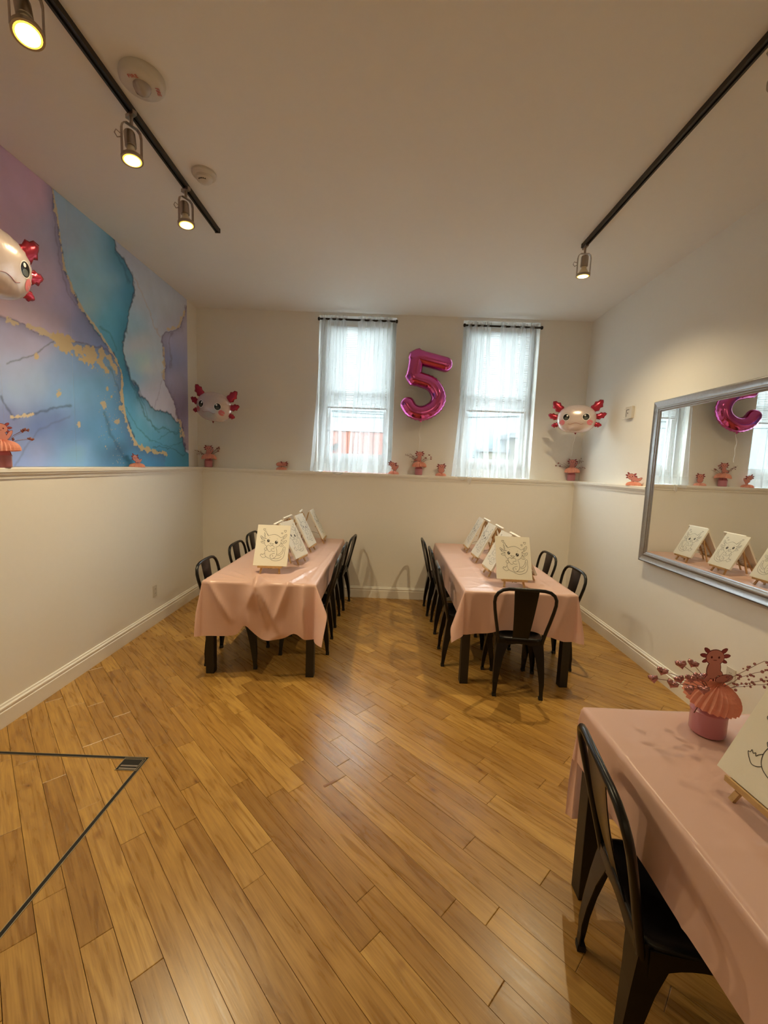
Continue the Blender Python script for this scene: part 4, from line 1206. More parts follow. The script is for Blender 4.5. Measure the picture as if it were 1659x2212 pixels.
# the pencil-line colouring page, traced in the crop of one canvas and mapped to canvas space
CORN = [(425, 200), (1275, 225), (1165, 1325), (285, 1290)]     # tl tr br bl
def homog(src, dst):
    A = []; b = []
    for (x, y), (u, v) in zip(src, dst):
        A.append([x, y, 1, 0, 0, 0, -u * x, -u * y]); b.append(u)
        A.append([0, 0, 0, x, y, 1, -v * x, -v * y]); b.append(v)
    h = np.linalg.solve(np.array(A, float), np.array(b, float))
    return np.append(h, 1).reshape(3, 3)
HM = homog(CORN, [(-CW / 2, CHH), (CW / 2, CHH), (CW / 2, 0), (-CW / 2, 0)])
def cv(x, y):
    q = HM @ np.array([x, y, 1.0]); return float(q[0] / q[2]), float(q[1] / q[2])
def catmull(pts, sub=5, closed=False):
    out = []; n_ = len(pts)
    P = lambda i: pts[i % n_] if closed else pts[max(0, min(n_ - 1, i))]
    for i in range(n_ if closed else n_ - 1):
        p0, p1, p2, p3 = P(i - 1), P(i), P(i + 1), P(i + 2)
        for k in range(sub):
            t = k / sub
            out.append(tuple(0.5 * ((2 * b) + (-a + c) * t + (2 * a - 5 * b + 4 * c - d) * t * t + (-a + 3 * b - 3 * c + d) * t ** 3) for a, b, c, d in zip(p0, p1, p2, p3)))
    out.append(tuple(P(0)) if closed else tuple(pts[-1]))
    return out
STROKES = [
    [(690, 500), (760, 475), (840, 462), (900, 475), (960, 510), (1010, 555)],
    [(600, 620), (585, 660), (592, 720), (620, 765), (652, 790)],
    [(1018, 605), (1012, 690), (975, 750), (930, 790), (880, 806)],
    [(692, 505), (662, 470), (642, 420), (625, 365), (603, 395), (590, 440), (588, 500), (600, 545), (628, 577), (652, 562)],
    [(640, 400), (650, 440), (668, 445), (672, 470), (694, 480)], [(600, 430), (610, 470), (604, 500), (618, 530)],
    [(618, 578), (560, 545), (522, 507), (490, 500), (488, 540), (520, 575), (560, 605), (602, 620)],
    [(505, 520), (535, 545), (560, 570), (590, 590)], [(500, 545), (515, 560), (510, 590), (540, 592)],
    [(602, 622), (545, 635), (498, 650), (500, 675), (540, 695), (582, 695)], [(515, 660), (540, 655), (570, 668)],
    [(1010, 555), (1060, 530), (1110, 490), (1158, 458), (1162, 500), (1130, 550), (1080, 590), (1018, 607)],
    [(1060, 550), (1085, 545), (1090, 525), (1120, 520), (1130, 495)], [(1050, 580), (1080, 570), (1100, 545)],
    [(1018, 620), (1070, 642), (1120, 632), (1158, 625), (1150, 665), (1110, 700), (1060, 710), (1012, 690)],
    [(1050, 665), (1080, 680), (1095, 665), (1120, 668)],
    [(1010, 692), (1050, 735), (1075, 765), (1050, 792), (1010, 790), (978, 760)], [(1010, 740), (1030, 755), (1035, 775)],
    [(718, 690), (750, 700), (790, 711), (822, 716), (800, 735), (772, 746), (745, 728), (728, 700)],
    [(714, 550), (731, 553)], [(908, 578), (926, 590)],
    [(735, 782), (722, 760), (690, 752), (655, 768), (640, 808), (652, 855), (680, 895), (710, 926), (752, 912)],
    [(735, 782), (770, 762), (812, 766), (838, 798), (832, 840)],
    [(580, 856), (598, 826), (636, 824), (656, 852), (640, 884), (604, 886), (580, 856)],
    [(852, 912), (812, 922), (772, 906), (755, 876), (775, 850), (812, 842), (832, 852)],
    [(605, 890), (592, 950), (600, 1015), (630, 1065), (680, 1095), (720, 1108)],
    [(885, 815), (904, 880), (906, 960), (890, 1030), (850, 1082), (800, 1112)],
    [(592, 958), (562, 985), (545, 1008), (535, 985), (518, 1000), (498, 980), (492, 1004), (474, 1010), (500, 1050), (540, 1086), (582, 1082), (622, 1055)],
    [(852, 972), (812, 972), (785, 985), (760, 1000), (736, 1008), (720, 1036), (740, 1088), (770, 1120), (812, 1110), (832, 1086)],
    [(742, 1020), (746, 1048)], [(785, 1012), (803, 1038), (790, 1062)],
    [(720, 1110), (780, 1155), (860, 1176), (960, 1162), (1050, 1112), (1098, 1020), (1112, 920), (1122, 822), (1102, 798), (1070, 830), (1045, 900), (1000, 962), (950, 995), (906, 1000)],
    [(1080, 862), (1062, 950), (1020, 1002), (965, 1030), (912, 1024)], [(822, 1112), (900, 1117), (980, 1090), (1022, 1045)],
]
for hx, hy, hs in ((590, 335, 30), (1128, 378, 32), (1044, 436, 22)):
    STROKES.append([(hx, hy - 0.35 * hs), (hx - 0.45 * hs, hy - 0.9 * hs), (hx - 0.95 * hs, hy - 0.45 * hs), (hx - 0.6 * hs, hy + 0.3 * hs), (hx + 0.1 * hs, hy + hs), (hx + 0.7 * hs, hy + 0.2 * hs), (hx + 0.95 * hs, hy - 0.5 * hs), (hx + 0.45 * hs, hy - 0.9 * hs), (hx, hy - 0.35 * hs)])
RL = Matrix.Translation((0, -0.040, 0.0575)) @ Matrix.Rotation(-LEAN, 4, 'X')
def make_canvas(label):
    t = thing('painting_canvas', label, 'canvas', group='canvases with an axolotl outline')
    MB().box(-CW / 2, CW / 2, -CTH, -CTH + 0.004, 0, CHH).xf(RL).build('canvas_face', 'canvas', t)
    for x0, x1, z0, z1 in ((-CW / 2, -CW / 2 + 0.028, 0, CHH), (CW / 2 - 0.028, CW / 2, 0, CHH), (-CW / 2 + 0.028, CW / 2 - 0.028, 0, 0.028), (-CW / 2 + 0.028, CW / 2 - 0.028, CHH - 0.028, CHH)):
        MB().box(x0, x1, -CTH + 0.004, -0.001, z0, z1).xf(RL).build('stretcher_bar', 'canvas', t)
    d = MB()
    for st in STROKES:
        pts = [cv(*p) for p in st]
        pts = catmull(pts, 4) if len(pts) > 2 else pts
        vs = []
        for i, p in enumerate(pts):
            a, b = pts[max(0, i - 1)], pts[min(len(pts) - 1, i + 1)]
            tx, tz = b[0] - a[0], b[1] - a[1]; L_ = math.hypot(tx, tz) or 1
            nx_, nz_ = -tz / L_ * 0.00105, tx / L_ * 0.00105
            vs += [(p[0] + nx_, -CTH - 0.0006, p[1] + nz_), (p[0] - nx_, -CTH - 0.0006, p[1] - nz_)]
        d.add(vs, [(2 * i, 2 * i + 1, 2 * i + 3, 2 * i + 2) for i in range(len(pts) - 1)])
    d.xf(RL).build('line_drawing', 'ink', t)
    for ex, ey, rx, ry in ((688, 632, 34, 42), (893, 677, 38, 43)):
        c = cv(ex, ey)
        n_ = 18; k = 0.000335
        e = MB().add([(c[0] + rx * k * math.cos(2 * PI * i / n_), -CTH - 0.0008, c[1] + ry * k * math.sin(2 * PI * i / n_)) for i in range(n_)], [tuple(range(n_))]).xf(RL).build('inked_eye', 'ink', t)
        h_ = MB()
        for ox, oz, r_ in ((0.25, 0.45, 0.28), (-0.3, -0.4, 0.14)):
            h_.add([(c[0] + rx * k * (ox + r_ * math.cos(2 * PI * i / 10)), -CTH - 0.0011, c[1] + ry * k * (oz + r_ * math.sin(2 * PI * i / 10))) for i in range(10)], [tuple(range(10))])
        h_.xf(RL).build('eye_glint', 'inkwhite', e)
    return t
ZC = TZ + 0.0055
EZ = [ # x, y, rz (0 faces the room, +pi/2 faces the aisle on +x, -pi/2 faces -x), phrase
    (-0.950, 3.468, 0.03, 'at the end of the ' + TA),
    (-0.815, 3.840, PI / 2 - 0.20, 'facing the aisle on the ' + TA + ', far from back wall'),
    (-0.815, 4.400, PI / 2 - 0.08, 'facing the aisle on the ' + TA + ', middle one'),
    (-0.770, 4.920, PI / 2 + 0.03, 'facing the aisle on the ' + TA + ', by back wall'),
    (-1.095, 3.800, -PI / 2, 'facing the mural on the ' + TA + ', far from back wall'),
    (-1.110, 4.250, -PI / 2 - 0.05, 'facing the mural on the ' + TA + ', middle one'),
    (-1.090, 4.790, -PI / 2 + 0.10, 'facing the mural on the ' + TA + ', by back wall'),
    (1.049, 3.337, -0.03, 'at the end of the ' + TB),
    (0.965, 3.670, -PI / 2 + 0.05, 'facing the aisle on the ' + TB + ', far from back wall'),
    (0.967, 4.200, -PI / 2 + 0.03, 'facing the aisle on the ' + TB + ', middle one'),
    (0.970, 4.700, -PI / 2 - 0.03, 'facing the aisle on the ' + TB + ', by back wall'),
    (1.235, 3.600, PI / 2, 'facing the mirror on the ' + TB + ', far from back wall'),
    (1.235, 4.100, PI / 2, 'facing the mirror on the ' + TB + ', middle one'),
    (1.235, 4.620, PI / 2, 'facing the mirror on the ' + TB + ', by back wall'),
    (1.090, 1.050, -PI / 2 + 0.05, 'beside the big flower jar'),
]
e0 = c0 = None
for x, y, rz, ph in EZ:
    le, lc = 'pine table easel ' + ph, 'white canvas with axolotl outline ' + ph
    if e0 is None:
        e0 = make_easel(le); c0 = make_canvas(lc)
        for q in (e0, c0): q.location = (x, y, ZC); q.rotation_euler = (0, 0, rz)
    else:
        copy_tree(e0, (x, y, ZC), rz, le); copy_tree(c0, (x, y, ZC), rz, lc)

# ================================================================== FOIL BALLOONS
def five():
    px = [(963, 787.5), (932, 779), (901, 771), (897.5, 790), (894, 815), (911, 821), (930, 829), (942, 843), (946.5, 861), (939, 878), (922, 889.5), (904, 891.5), (889, 884.5), (880, 872)]
    P3 = [at_y(a, b, 5.20) for a, b in px]
    o0 = at_y(908, 906, 5.20)
    p2 = [(p.x - o0.x, p.z - o0.z) for p in P3]
    # straight limbs keep their corners, the bowl is smooth
    limb = p2[:5]; bowl = catmull(p2[4:], 6)
    path = []
    for a, b in zip(limb[:-1], limb[1:]):
        n_ = 9
        path += [(a[0] + (b[0] - a[0]) * k / n_, a[1] + (b[1] - a[1]) * k / n_) for k in range(n_)]
    path += bowl
    for _ in range(3):
        path = [path[0]] + [tuple(0.25 * a + 0.5 * b + 0.25 * c for a, b, c in zip(path[i - 1], path[i], path[i + 1])) for i in range(1, len(path) - 1)] + [path[-1]]
    W_, D_ = 0.086, 0.078
    cnt = len(path); rings = []
    def tang(i):
        a, b = path[max(0, i - 1)], path[min(cnt - 1, i + 1)]
        L_ = math.hypot(b[0] - a[0], b[1] - a[1]) or 1
        return ((b[0] - a[0]) / L_, (b[1] - a[1]) / L_)
    seq = []
    for k in range(6, 0, -1):
        a = k / 6 * PI / 2; tx, tz = tang(0)
        seq.append(((path[0][0] - tx * W_ * math.sin(a) * 0.9, path[0][1] - tz * W_ * math.sin(a) * 0.9), (tx, tz), max(0.03, math.cos(a)), 0))
    for i in range(cnt):
        t0, t1 = tang(max(0, i - 2)), tang(min(cnt - 1, i + 2))
        bend = t0[0] * t1[1] - t0[1] * t1[0]
        seq.append((path[i], tang(i), 1.0, bend))
    for k in range(1, 7):
        a = k / 6 * PI / 2; tx, tz = tang(cnt - 1)
        seq.append(((path[-1][0] + tx * W_ * math.sin(a) * 0.9, path[-1][1] + tz * W_ * math.sin(a) * 0.9), (tx, tz), max(0.03, math.cos(a)), 0))
    m = MB(); nseg = 28; vs = []; fs = []
    for j, (c, tg, sc, bend) in enumerate(seq):
        nx_, nz_ = -tg[1], tg[0]
        for k in range(nseg):
            f = 2 * PI * k / nseg
            cc = math.cos(f)
            inner = 1 if bend * cc > 0 else -1
            wr = 1 + (0.05 * (1 if j % 2 else -1) * abs(cc) ** 3 * min(1, abs(bend) * 2.2) if sc == 1 else 0)
            ex = 1 + (0.20 * min(1, abs(bend)) if inner < 0 else -0.16 * min(1, abs(bend))) * abs(cc)
            if abs(cc) > 0.999: ex += 0.05      # welded seam
            u = W_ * sc * cc * wr * ex
            vs.append((c[0] + nx_ * u, D_ * sc ** 0.8 * math.sin(f) * wr, c[1] + nz_ * u))
    for j in range(len(seq) - 1):
        for k in range(nseg):
            k2 = (k + 1) % nseg
            fs.append((j * nseg + k, j * nseg + k2, (j + 1) * nseg + k2, (j + 1) * nseg + k))
    fs += [tuple(range(nseg)), tuple(range((len(seq) - 1) * nseg, len(seq) * nseg))]
    t = thing('number_balloon', 'magenta foil balloon shaped like the number 5 between the windows', 'balloon', (o0.x, o0.y, o0.z))
    m.add(vs, fs).build('foil_body', 'foil5', t, True, angle=75)
    MB().prism([(-0.012, 0.03), (0.014, 0.03), (0.010, 0.0), (0.018, -0.030), (0.006, -0.034), (-0.010, -0.018)], -0.004, 0.004).build('filling_tail', 'foil5', t)
    MB().prism([(0.075, 0.052), (0.092, 0.058), (0.088, 0.034)], -0.003, 0.003).build('hang_tab', 'foil5', t)
    bz = ZL - o0.z + 0.30
    pts = [(0.0, 0, -0.02)] + [(0.018 * math.sin(k * 0.9) * (1 - k / 14), 0.01 * math.cos(k), -0.02 + (bz + 0.02) * k / 14) for k in range(1, 15)]
    MB().tube(pts, 0.0022, 5).build('ribbon', 'ribbon', t, True)
    MB().tube([(p[0] + 0.012 * math.sin(i), p[1], p[2]) for i, p in enumerate(pts[2:9])], 0.0016, 5).build('ribbon', 'ribbon', t, True)
five()

def pillow(outline, depth, c=(0, 0), rings=9, pw=2.3, wr=0.0, k=26):
    """closed inflated shape from a 2-d outline (x, z); thick in y."""
    n_ = len(outline); vs = []; fs = []
    for side in (-1, 1):
        b = len(vs)
        for j in range(rings + 1):
            tt = math.sin(j / rings * PI / 2)
            for i, (x, z) in enumerate(outline):
                h = depth * max(0, 1 - tt ** pw) ** 0.5
                h *= 1 + wr * math.sin(k * 2 * PI * i / n_) * tt ** 5
                vs.append((c[0] + (x - c[0]) * tt, side * h, c[1] + (z - c[1]) * tt))
        for j in range(rings):
            for i in range(n_):
                i2 = (i + 1) % n_
                fs.append((b + j * n_ + i, b + j * n_ + i2, b + (j + 1) * n_ + i2, b + (j + 1) * n_ + i))
    return MB().add(vs, fs)

def axolotl_balloon(loc, rot, label, string_to, scale=1.0):
    t = thing('axolotl_balloon', label, 'balloon', loc, group='axolotl head foil balloons')
    t.rotation_euler = rot; t.scale = (scale,) * 3
    A_, B_, D_ = 0.228, 0.172, 0.115
    N_ = 72
    out = []
    for i in range(N_):
        a = 2 * PI * i / N_
        c, s = math.cos(a), math.sin(a)
        r = (abs(c) ** 2.5 + abs(s) ** 2.5) ** (-1 / 2.5)
        z = B_ * r * s
        out.append((A_ * r * c * (1.0 - 0.10 * (z > 0) * (z / B_) ** 2), z))
    def surf(x, z):
        a = math.atan2(z / B_, x / A_)
        c, s = math.cos(a), math.sin(a)
        r = (abs(c) ** 2.5 + abs(s) ** 2.5) ** (-1 / 2.5)
        tt = min(0.999, math.hypot(x / A_, z / B_) / r)
        return -D_ * (1 - tt ** 2.3) ** 0.5
    pillow(out, D_, wr=0.10).build('foil_head', 'foilpink', t, True, angle=80)
    def disc(name, mat, cx, cz, rx, rz_, off, parent=t, n_=22):
        vs = [(cx, surf(cx, cz) - off, cz)]; fs = []
        for ring in (0.5, 1.0):
            for i in range(n_):
                x = cx + rx * ring * math.cos(2 * PI * i / n_); z = cz + rz_ * ring * math.sin(2 * PI * i / n_)
                vs.append((x, surf(x, z) - off, z))
        for i in range(n_):
            i2 = (i + 1) % n_
            fs.append((0, 1 + i, 1 + i2)); fs.append((1 + i, 1 + n_ + i, 1 + n_ + i2, 1 + i2))
        return MB().add(vs, fs).build(name, mat, parent, True, angle=180)
    for s in (-1, 1):
        e = disc('printed_eye', 'eye', s * 0.112, 0.012, 0.037, 0.039, 0.0016)
        disc('eye_rim', 'eyewhite', s * 0.112, 0.012, 0.042, 0.044, 0.0008, e)
        disc('eye_shade', 'eyegrey', s * 0.112, -0.004, 0.024, 0.018, 0.0024, e)
        disc('eye_glint', 'eyewhite', s * 0.112 + (0.012 if s < 0 else -0.012), 0.030, 0.011, 0.011, 0.0030, e)
        disc('printed_cheek', 'cheek', s * 0.158, -0.052, 0.033, 0.033, 0.0010)
    mp = [(-0.088, -0.068), (-0.062, -0.078), (-0.030, -0.066), (0.0, -0.060), (0.030, -0.066), (0.062, -0.078), (0.088, -0.068)]
    mp = catmull(mp, 4)
    MB().tube([(x, surf(x, z) - 0.0006, z) for x, z in mp], 0.0016, 5).build('printed_mouth', 'mouth', t, True)
    # frilled gills, three on each side
    leaf = [(0, 0.22), (0.25, 0.40), (0.42, 0.34), (0.60, 0.44), (0.72, 0.30), (0.88, 0.28), (1.0, 0.05), (0.90, -0.12), (0.80, -0.20), (0.68, -0.40), (0.52, -0.30), (0.36, -0.42), (0.18, -0.26), (0, -0.22)]
    for s in (-1, 1):
        for bx, bz, ang, L_, w in ((0.172, 0.090, 46, 0.175, 0.125), (0.212, 0.012, 18, 0.135, 0.092), (0.204, -0.062, -16, 0.092, 0.072)):
            ca, sa = math.cos(math.radians(ang)), math.sin(math.radians(ang))
            pts = [(s * (bx - 0.006 + (u * L_) * ca - (v * w) * sa), bz + (u * L_) * sa + (v * w) * ca) for u, v in leaf]
            cc = (s * (bx + 0.45 * L_ * ca), bz + 0.45 * L_ * sa)
            g = pillow(pts, 0.020, cc, 5, wr=0.15, k=5).build('gill', 'foilred', t, True, angle=60)
            rim = [(cc[0] + (x - cc[0]) * 1.07, cc[1] + (z - cc[1]) * 1.07) for x, z in pts]
            MB().prism(rim, -0.0012, 0.0012).build('gill_edge', 'foilreddark', g)
    MB().prism([(-0.016, -B_ + 0.006), (0.018, -B_ + 0.006), (0.004, -B_ - 0.024)], -0.003, 0.003).build('filling_tail', 'foilreddark', t)
    inv = (Matrix.Translation(loc) @ Matrix.Rotation(rot[2], 4, 'Z') @ Matrix.Rotation(rot[1], 4, 'Y') @ Matrix.Rotation(rot[0], 4, 'X') @ Matrix.Scale(scale, 4)).inverted()
    e = inv @ Vector(string_to); a = Vector((0.0, 0, -B_ - 0.01))
    pts = [a.lerp(e, k / 10) + Vector((0.006 * math.sin(k * 1.3), 0.004 * math.sin(k), 0)) for k in range(11)]
    MB().tube(pts, 0.0014, 5).build('ribbon', 'ribbon', t, True)
    return t
c = at_y(463, 879, 5.02)
axolotl_balloon((c.x, c.y, c.z), (0.06, math.radians(9), math.radians(-12)), 'axolotl head balloon floating in the corner beside the mural edge', (-2.215, 5.30, ZL + 0.20), 0.97)
c = at_y(1245, 905, 4.86)
axolotl_balloon((c.x, c.y, c.z), (0.0, math.radians(0), math.radians(-26)), 'axolotl head balloon floating in the corner near the thermostat', (2.27, 5.30, ZL + 0.20), 0.90)
c = Vector((-2.08, 2.245, 2.665))
axolotl_balloon((c.x, c.y, c.z), (0.10, math.radians(3), math.radians(88)), 'axolotl head balloon floating in front of the mural', (-2.345, 2.30, ZL + 0.004), 1.0)

# ================================================================== PAPER CENTREPIECES
def ell(cx, cz, rx, rz_, rot=0, n_=20):
    c, s = math.cos(math.radians(rot)), math.sin(math.radians(rot))
    return [(cx + rx * math.cos(2 * PI * i / n_) * c - rz_ * math.sin(2 * PI * i / n_) * s, cz + rx * math.cos(2 * PI * i / n_) * s + rz_ * math.sin(2 * PI * i / n_) * c) for i in range(n_)]
def gills(hx, hz, rx, rz_, rot=0, L_=0.026):
    out = []
    for s in (-1, 1):
        for a in (42, 10, -24):
            ar = math.radians(a + rot if s > 0 else 180 - a + rot)
            bx, bz = hx + rx * 0.9 * math.cos(ar), hz + rz_ * 0.9 * math.sin(ar)
            l2 = L_ * (1.0 if a > 0 else 0.75)
            out.append(ell(bx + l2 * 0.5 * math.cos(ar), bz + l2 * 0.5 * math.sin(ar), l2 * 0.55, l2 * 0.24, math.degrees(ar), 12))
    return out
POSES = {
    'stand': dict(body=[ell(0.002, 0.050, 0.026, 0.036, -8), ell(-0.040, 0.026, 0.030, 0.011, 32), ell(-0.016, 0.014, 0.011, 0.014), ell(0.016, 0.014, 0.011, 0.014)], head=(0.004, 0.100, 0.037, 0.030, 0)),
    'wave': dict(body=[ell(0.012, 0.042, 0.024, 0.034, 25), ell(0.044, 0.052, 0.026, 0.010, 62), ell(-0.012, 0.034, 0.014, 0.007, -35), ell(0.018, 0.012, 0.010, 0.012)], head=(-0.016, 0.082, 0.034, 0.028, -18)),
    'hug': dict(body=[ell(0.004, 0.034, 0.038, 0.032, 0), ell(0.0, 0.030, 0.022, 0.018, 20), ell(-0.016, 0.048, 0.020, 0.008, -20)], head=(0.004, 0.078, 0.036, 0.028, 6)),
    'sleep': dict(body=[ell(-0.032, 0.034, 0.034, 0.022, 12), ell(-0.020, 0.022, 0.044, 0.012, 0)], head=(0.030, 0.036, 0.029, 0.024, 0)),
    'lie': dict(body=[ell(0.012, 0.026, 0.040, 0.018, -18), ell(0.052, 0.022, 0.028, 0.011, 38), ell(-0.010, 0.012, 0.016, 0.008)], head=(-0.030, 0.048, 0.033, 0.028, -8)),
    'sit': dict(body=[ell(0.0, 0.030, 0.030, 0.030, 0), ell(0.044, 0.036, 0.034, 0.010, 60), ell(-0.022, 0.010, 0.014, 0.010), ell(0.022, 0.010, 0.014, 0.010)], head=(0.0, 0.074, 0.038, 0.030, 0)),
    'side': dict(body=[ell(-0.004, 0.058, 0.026, 0.040, -6), ell(0.042, 0.020, 0.034, 0.015, 14), ell(-0.026, 0.018, 0.009, 0.026, -32), ell(0.018, 0.044, 0.016, 0.009, -30)], head=(-0.004, 0.108, 0.035, 0.031, 0)),
}
def cutout(parent, pose, z0, k=1.0, yaw=0.0, lean=0.0, x0=0.0):
    P = POSES[pose]; hx, hz, rx, rz_, rot = P['head']
    head = ell(hx, hz, rx, rz_, rot, 24)
    gl = gills(hx, hz, rx, rz_, rot)
    Mx = Matrix.Translation((x0, 0, z0)) @ Matrix.Rotation(yaw, 4, 'Z') @ Matrix.Rotation(lean, 4, 'X') @ Matrix.Scale(k, 4)
    def grow(poly, d):
        cx = sum(p[0] for p in poly) / len(poly); cz = sum(p[1] for p in poly) / len(poly)
        return [(x + (x - cx) / (math.hypot(x - cx, z - cz) or 1) * d, z + (z - cz) / (math.hypot(x - cx, z - cz) or 1) * d) for x, z in poly]
    b = MB()
    for i, q in enumerate(P['body'] + [head] + gl):
        b.prism(grow(q, 0.0028), -0.0007 - i * 2e-5, 0.0007 + i * 2e-5)
    b.prism([(-0.003, -0.02), (0.003, -0.02), (0.003, 0.02), (-0.003, 0.02)], -0.0006, 0.0006)
    card = b.xf(Mx).build('cutout', 'cardedge', parent)
    f = MB()
    for i, q in enumerate(P['body'] + [head]):
        f.prism(q, -0.0014 - i * 5e-5, 0.0014 + i * 5e-5)
    f.xf(Mx).build('figure', 'card', card)
    for i, q in enumerate(gl): MB().prism(q, -0.0012 - i * 1e-5, 0.0012 + i * 1e-5).xf(Mx).build('gill', 'cardgill', card)
    e = MB()
    for s in (-1, 1):
        e.prism(ell(hx + s * rx * 0.42, hz + 0.001, 0.0040, 0.0050), -0.0021, -0.0018)
    e.prism(ell(hx, hz - rz_ * 0.35, 0.008, 0.0014), -0.0021, -0.0018)
    e.xf(Mx).build('face', 'cardedge', card)
    return card
def honeycomb(parent, R_, hgt, z0, name='tissue_base', droop=0.0, fans=44):
    """pleated tissue dome: sharp radial leaves with a cut edge."""
    m = MB(); vs = []; fs = []
    rings = 7; n_ = fans * 2
    for j in range(rings + 1):
        tt = j / rings
        for i in range(n_):
            a = 2 * PI * i / n_
            up_ = (i % 2)
            r = R_ * (0.10 + 0.90 * math.sin(tt * PI / 2)) * (1.0 if up_ else 0.90)
            z = z0 + hgt * (math.cos(tt * PI / 2) ** 0.8) * (1.0 if up_ else 0.80) - droop * tt * tt * (1 + 0.2 * math.sin(2 * a))
            vs.append((r * math.cos(a), r * math.sin(a), z))
    for i in range(n_):
        r = R_ * 0.30
        vs.append((r * math.cos(2 * PI * i / n_), r * math.sin(2 * PI * i / n_), z0 - droop * 0.3))
    for j in range(rings + 1):
        for i in range(n_):
            i2 = (i + 1) % n_
            fs.append((j * n_ + i, j * n_ + i2, (j + 1) * n_ + i2, (j + 1) * n_ + i))
    fs.append(tuple(range(n_)))
    return m.add(vs, fs).build(name, 'tissue', parent)

def stand(loc, rz, pose, label, k=1.0, R_=0.068):
    t = thing('axolotl_centrepiece', label, 'centrepiece', loc, rz, 'tissue-based axolotl centrepieces')
    honeycomb(t, R_, 0.038, 0.0, fans=30)
    cutout(t, pose, 0.036, k)
    return t
def heart_mesh(r):
    m = MB(); vs = []; n_, k_ = 10, 8
    for j in range(k_ + 1):
        f = PI * j / k_ - PI / 2
        for i in range(n_):
            a = 2 * PI * i / n_
            x = 0.0165 * 16 * math.sin(a) ** 3 * 0.24; z = (13 * math.cos(a) - 5 * math.cos(2 * a) - 2 * math.cos(3 * a) - math.cos(4 * a)) * 0.004
            vs.append((x * r * 16 * max(0.02, math.cos(f)), r * 0.55 * math.sin(f), z * r * 14 * max(0.02, math.cos(f))))
    fs = [(j * n_ + i, j * n_ + (i + 1) % n_, (j + 1) * n_ + (i + 1) % n_, (j + 1) * n_ + i) for j in range(k_) for i in range(n_)]
    return m.add(vs, fs)
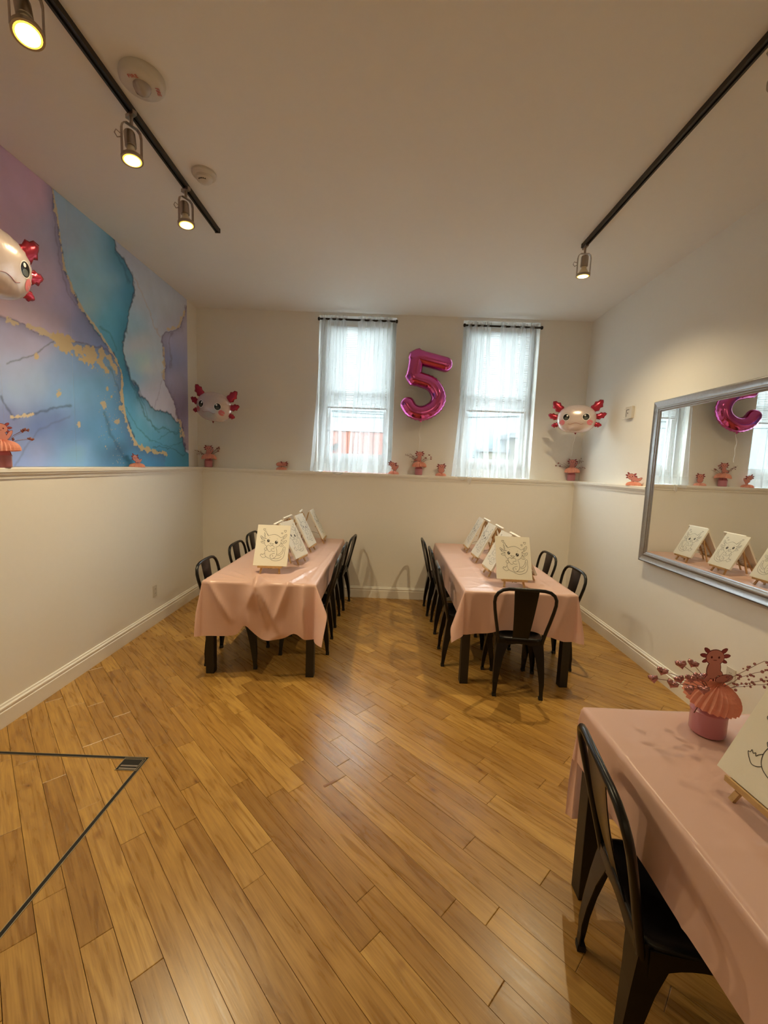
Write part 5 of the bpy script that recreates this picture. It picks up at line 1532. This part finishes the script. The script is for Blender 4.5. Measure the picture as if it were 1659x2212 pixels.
def jar_vase(loc, rz, pose, label, k=1.0, cut_k=1.0, fan=0.105, fan_tilt=0.0, tips=(), seed=0, hearts=7, cut_yaw=0.0, flip=1):
    rn = random.Random(seed)
    t = thing('flower_jar', label, 'vase', loc, rz, 'pink jars with axolotl cutouts')
    s = k
    MB().lathe([(r * s, z * s) for r, z in ((0.046, 0), (0.052, 0.003), (0.056, 0.010), (0.056, 0.078), (0.0585, 0.082), (0.0585, 0.088), (0.056, 0.091), (0.046, 0.112), (0.038, 0.124), (0.035, 0.130), (0.035, 0.146), (0.038, 0.150), (0.034, 0.151), (0.031, 0.148), (0.030, 0.10))], 32).build('jar', 'jar', t, True, angle=35)
    tw = MB().lathe([(0.037 * s, 0.126 * s), (0.040 * s, 0.128 * s), (0.040 * s, 0.131 * s), (0.037 * s, 0.133 * s)], 20)
    for sx in (-1, 1):
        c0_ = Vector((-0.030 * s * flip, -0.026 * s, 0.129 * s))
        tw.tube([c0_, c0_ + Vector((sx * 0.018, -0.012, 0.008)) * s, c0_ + Vector((sx * 0.026, -0.010, -0.001)) * s, c0_ + Vector((sx * 0.012, -0.008, -0.004)) * s, c0_], 0.0017 * s, 5)
        tw.tube([c0_, c0_ + Vector((sx * 0.012 - 0.006, -0.012, -0.020)) * s, c0_ + Vector((sx * 0.020 - 0.008, -0.014, -0.045)) * s], 0.0016 * s, 5)
    tw.build('twine_bow', 'twine', t, True)
    hc = honeycomb(t, fan * s, 0.046 * s, 0.0, 'tissue_fan', droop=0.030 * s, fans=26)
    hc.location = (0.006 * s, 0, 0.150 * s); hc.rotation_euler = (fan_tilt * 0.8, fan_tilt, 0)
    cutout(t, pose, 0.190 * s, 1.12 * s * cut_k, yaw=cut_yaw)
    base = Vector((0, 0, 0.15 * s))
    for h in range(hearts):                      # heart picks fanning out on one side
        a = math.radians(180 + rn.uniform(-52, 40)) if flip > 0 else math.radians(rn.uniform(-40, 52))
        L_ = rn.uniform(0.13, 0.235) * s; el = math.radians(rn.uniform(8, 44))
        tip = base + Vector((math.cos(a) * math.cos(el), math.sin(a) * math.cos(el), math.sin(el))) * L_ + Vector((0, 0, 0.02 * s))
        mid = base.lerp(tip, 0.55) + Vector((0, 0, 0.012 * s))
        pk = MB().tube([base, mid, tip], 0.0011 * s, 5).build('heart_pick', 'wire', t, True)
        hm = heart_mesh(0.0155 * s)
        hm.xf(Matrix.Translation(tip) @ Matrix.Rotation(rn.uniform(-0.9, 0.9), 4, 'Z') @ Matrix.Rotation(rn.uniform(-0.5, 0.5), 4, 'Y')).build('heart_bead', 'bead', pk, True, angle=180)
    for tw_ in tips:                             # picks whose tips the photograph fixes
        tip = Matrix.Rotation(-rz, 3, 'Z') @ (Vector(tw_) - Vector(loc))
        pk = MB().tube([base, base.lerp(tip, 0.5) + Vector((0, 0, 0.012)), tip], 0.0011, 5).build('heart_pick', 'wire', t, True)
        hm = heart_mesh(0.0195)
        hm.xf(Matrix.Translation(tip) @ Matrix.Rotation(rn.uniform(-0.7, 0.7), 4, 'Z') @ Matrix.Rotation(rn.uniform(-0.5, 0.5), 4, 'Y')).build('heart_bead', 'bead', pk, True, angle=180)
    for w in range(4):                           # beaded wires on the other side
        a = math.radians(rn.uniform(-28, 30)) if flip > 0 else math.radians(180 + rn.uniform(-30, 28))
        el = math.radians(rn.uniform(4, 46)); L_ = rn.uniform(0.18, 0.29) * s
        pts = []
        for q in range(10):
            f = q / 9
            pts.append(base + Vector((math.cos(a) * math.cos(el), math.sin(a) * math.cos(el), math.sin(el))) * (L_ * f) + Vector((rn.uniform(-1, 1), rn.uniform(-1, 1), rn.uniform(-1, 1))) * 0.006 * s * f + Vector((0, 0, 0.03 * s * math.sin(PI * f * 0.8))))
        bw = MB().tube(pts, 0.0009 * s, 5).build('beaded_wire', 'wire', t, True)
        bd = MB()
        for q in range(3, 10):
            for _ in range(2):
                bd.ball(pts[q] + Vector((rn.uniform(-1, 1), rn.uniform(-1, 1), rn.uniform(-1, 1))) * 0.011 * s, rn.uniform(0.0025, 0.0055) * s, 6)
        bd.build('beads', 'bead', bw, True)['kind'] = 'stuff'
    return t

ZT = ZL + 0.0005
def on_ledge_back(px, py): p = at_y(px, py, YB + 0.040); return (p.x, YB + 0.040, ZT)
stand(on_ledge_back(608, 1011), 0.0, 'sleep', 'sleeping axolotl cutout on coral tissue, alone on the back ledge')
stand(on_ledge_back(850, 1021), 0.0, 'wave', 'waving axolotl cutout on coral tissue under the number balloon, by the orange-siding window')
stand(on_ledge_back(952, 1027), 0.0, 'hug', 'curled-up axolotl cutout on coral tissue under the number balloon')
stand((XL - 0.035, at_x(296, 1001, XL - 0.035).y, ZT), PI / 2, 'lie', 'lying axolotl cutout on orange tissue in front of the mural')
stand((XR + 0.035, at_x(1368, 1052, XR + 0.035).y, ZT), -PI / 2 + 0.5, 'lie', 'lying axolotl cutout on orange tissue on the ledge beside the mirror')
x, y, z = on_ledge_back(904, 1024)
jar_vase((x, y, z), 0.0, 'stand', 'small pink jar with standing axolotl under the number balloon', 0.86, seed=3, flip=-1)
x, y, z = on_ledge_back(451, 1002)
jar_vase((x, y - 0.005, z), 0.0, 'sit', 'small pink jar with axolotl cutout in the corner by the mural', 0.86, seed=6, flip=-1)
x, y, z = on_ledge_back(1233, 1041)
jar_vase((x, y, z), -0.15, 'sit', 'small pink jar with axolotl cutout in the corner near the thermostat', 0.86, seed=9)
jar_vase((XL - 0.018, 2.545, ZT), 1.15, 'sit', 'small pink jar with axolotl cutout in front of the mural', 0.86, seed=12, flip=-1)
v = at_z(1526, 1582, TZ + 0.004)
FG_TIPS = [at_y(px, py, v.y + dy) for px, py, dy in ((1411, 1465, 0.02), (1431, 1449, -0.03), (1471, 1434, -0.06), (1497, 1433, 0.0), (1453, 1477, -0.07), (1467, 1467, 0.03), (1492, 1465, -0.05), (1508, 1463, -0.04), (1517, 1461, 0.04), (1489, 1489, -0.09), (1520, 1489, -0.10))]
jar_vase((v.x, v.y, TZ + 0.0045), -0.35, 'side', 'large pink jar with axolotl cutout on the tablecloth', 1.0, cut_k=0.80, fan=0.090, fan_tilt=0.22, seed=31, hearts=0, cut_yaw=0.35, tips=FG_TIPS)
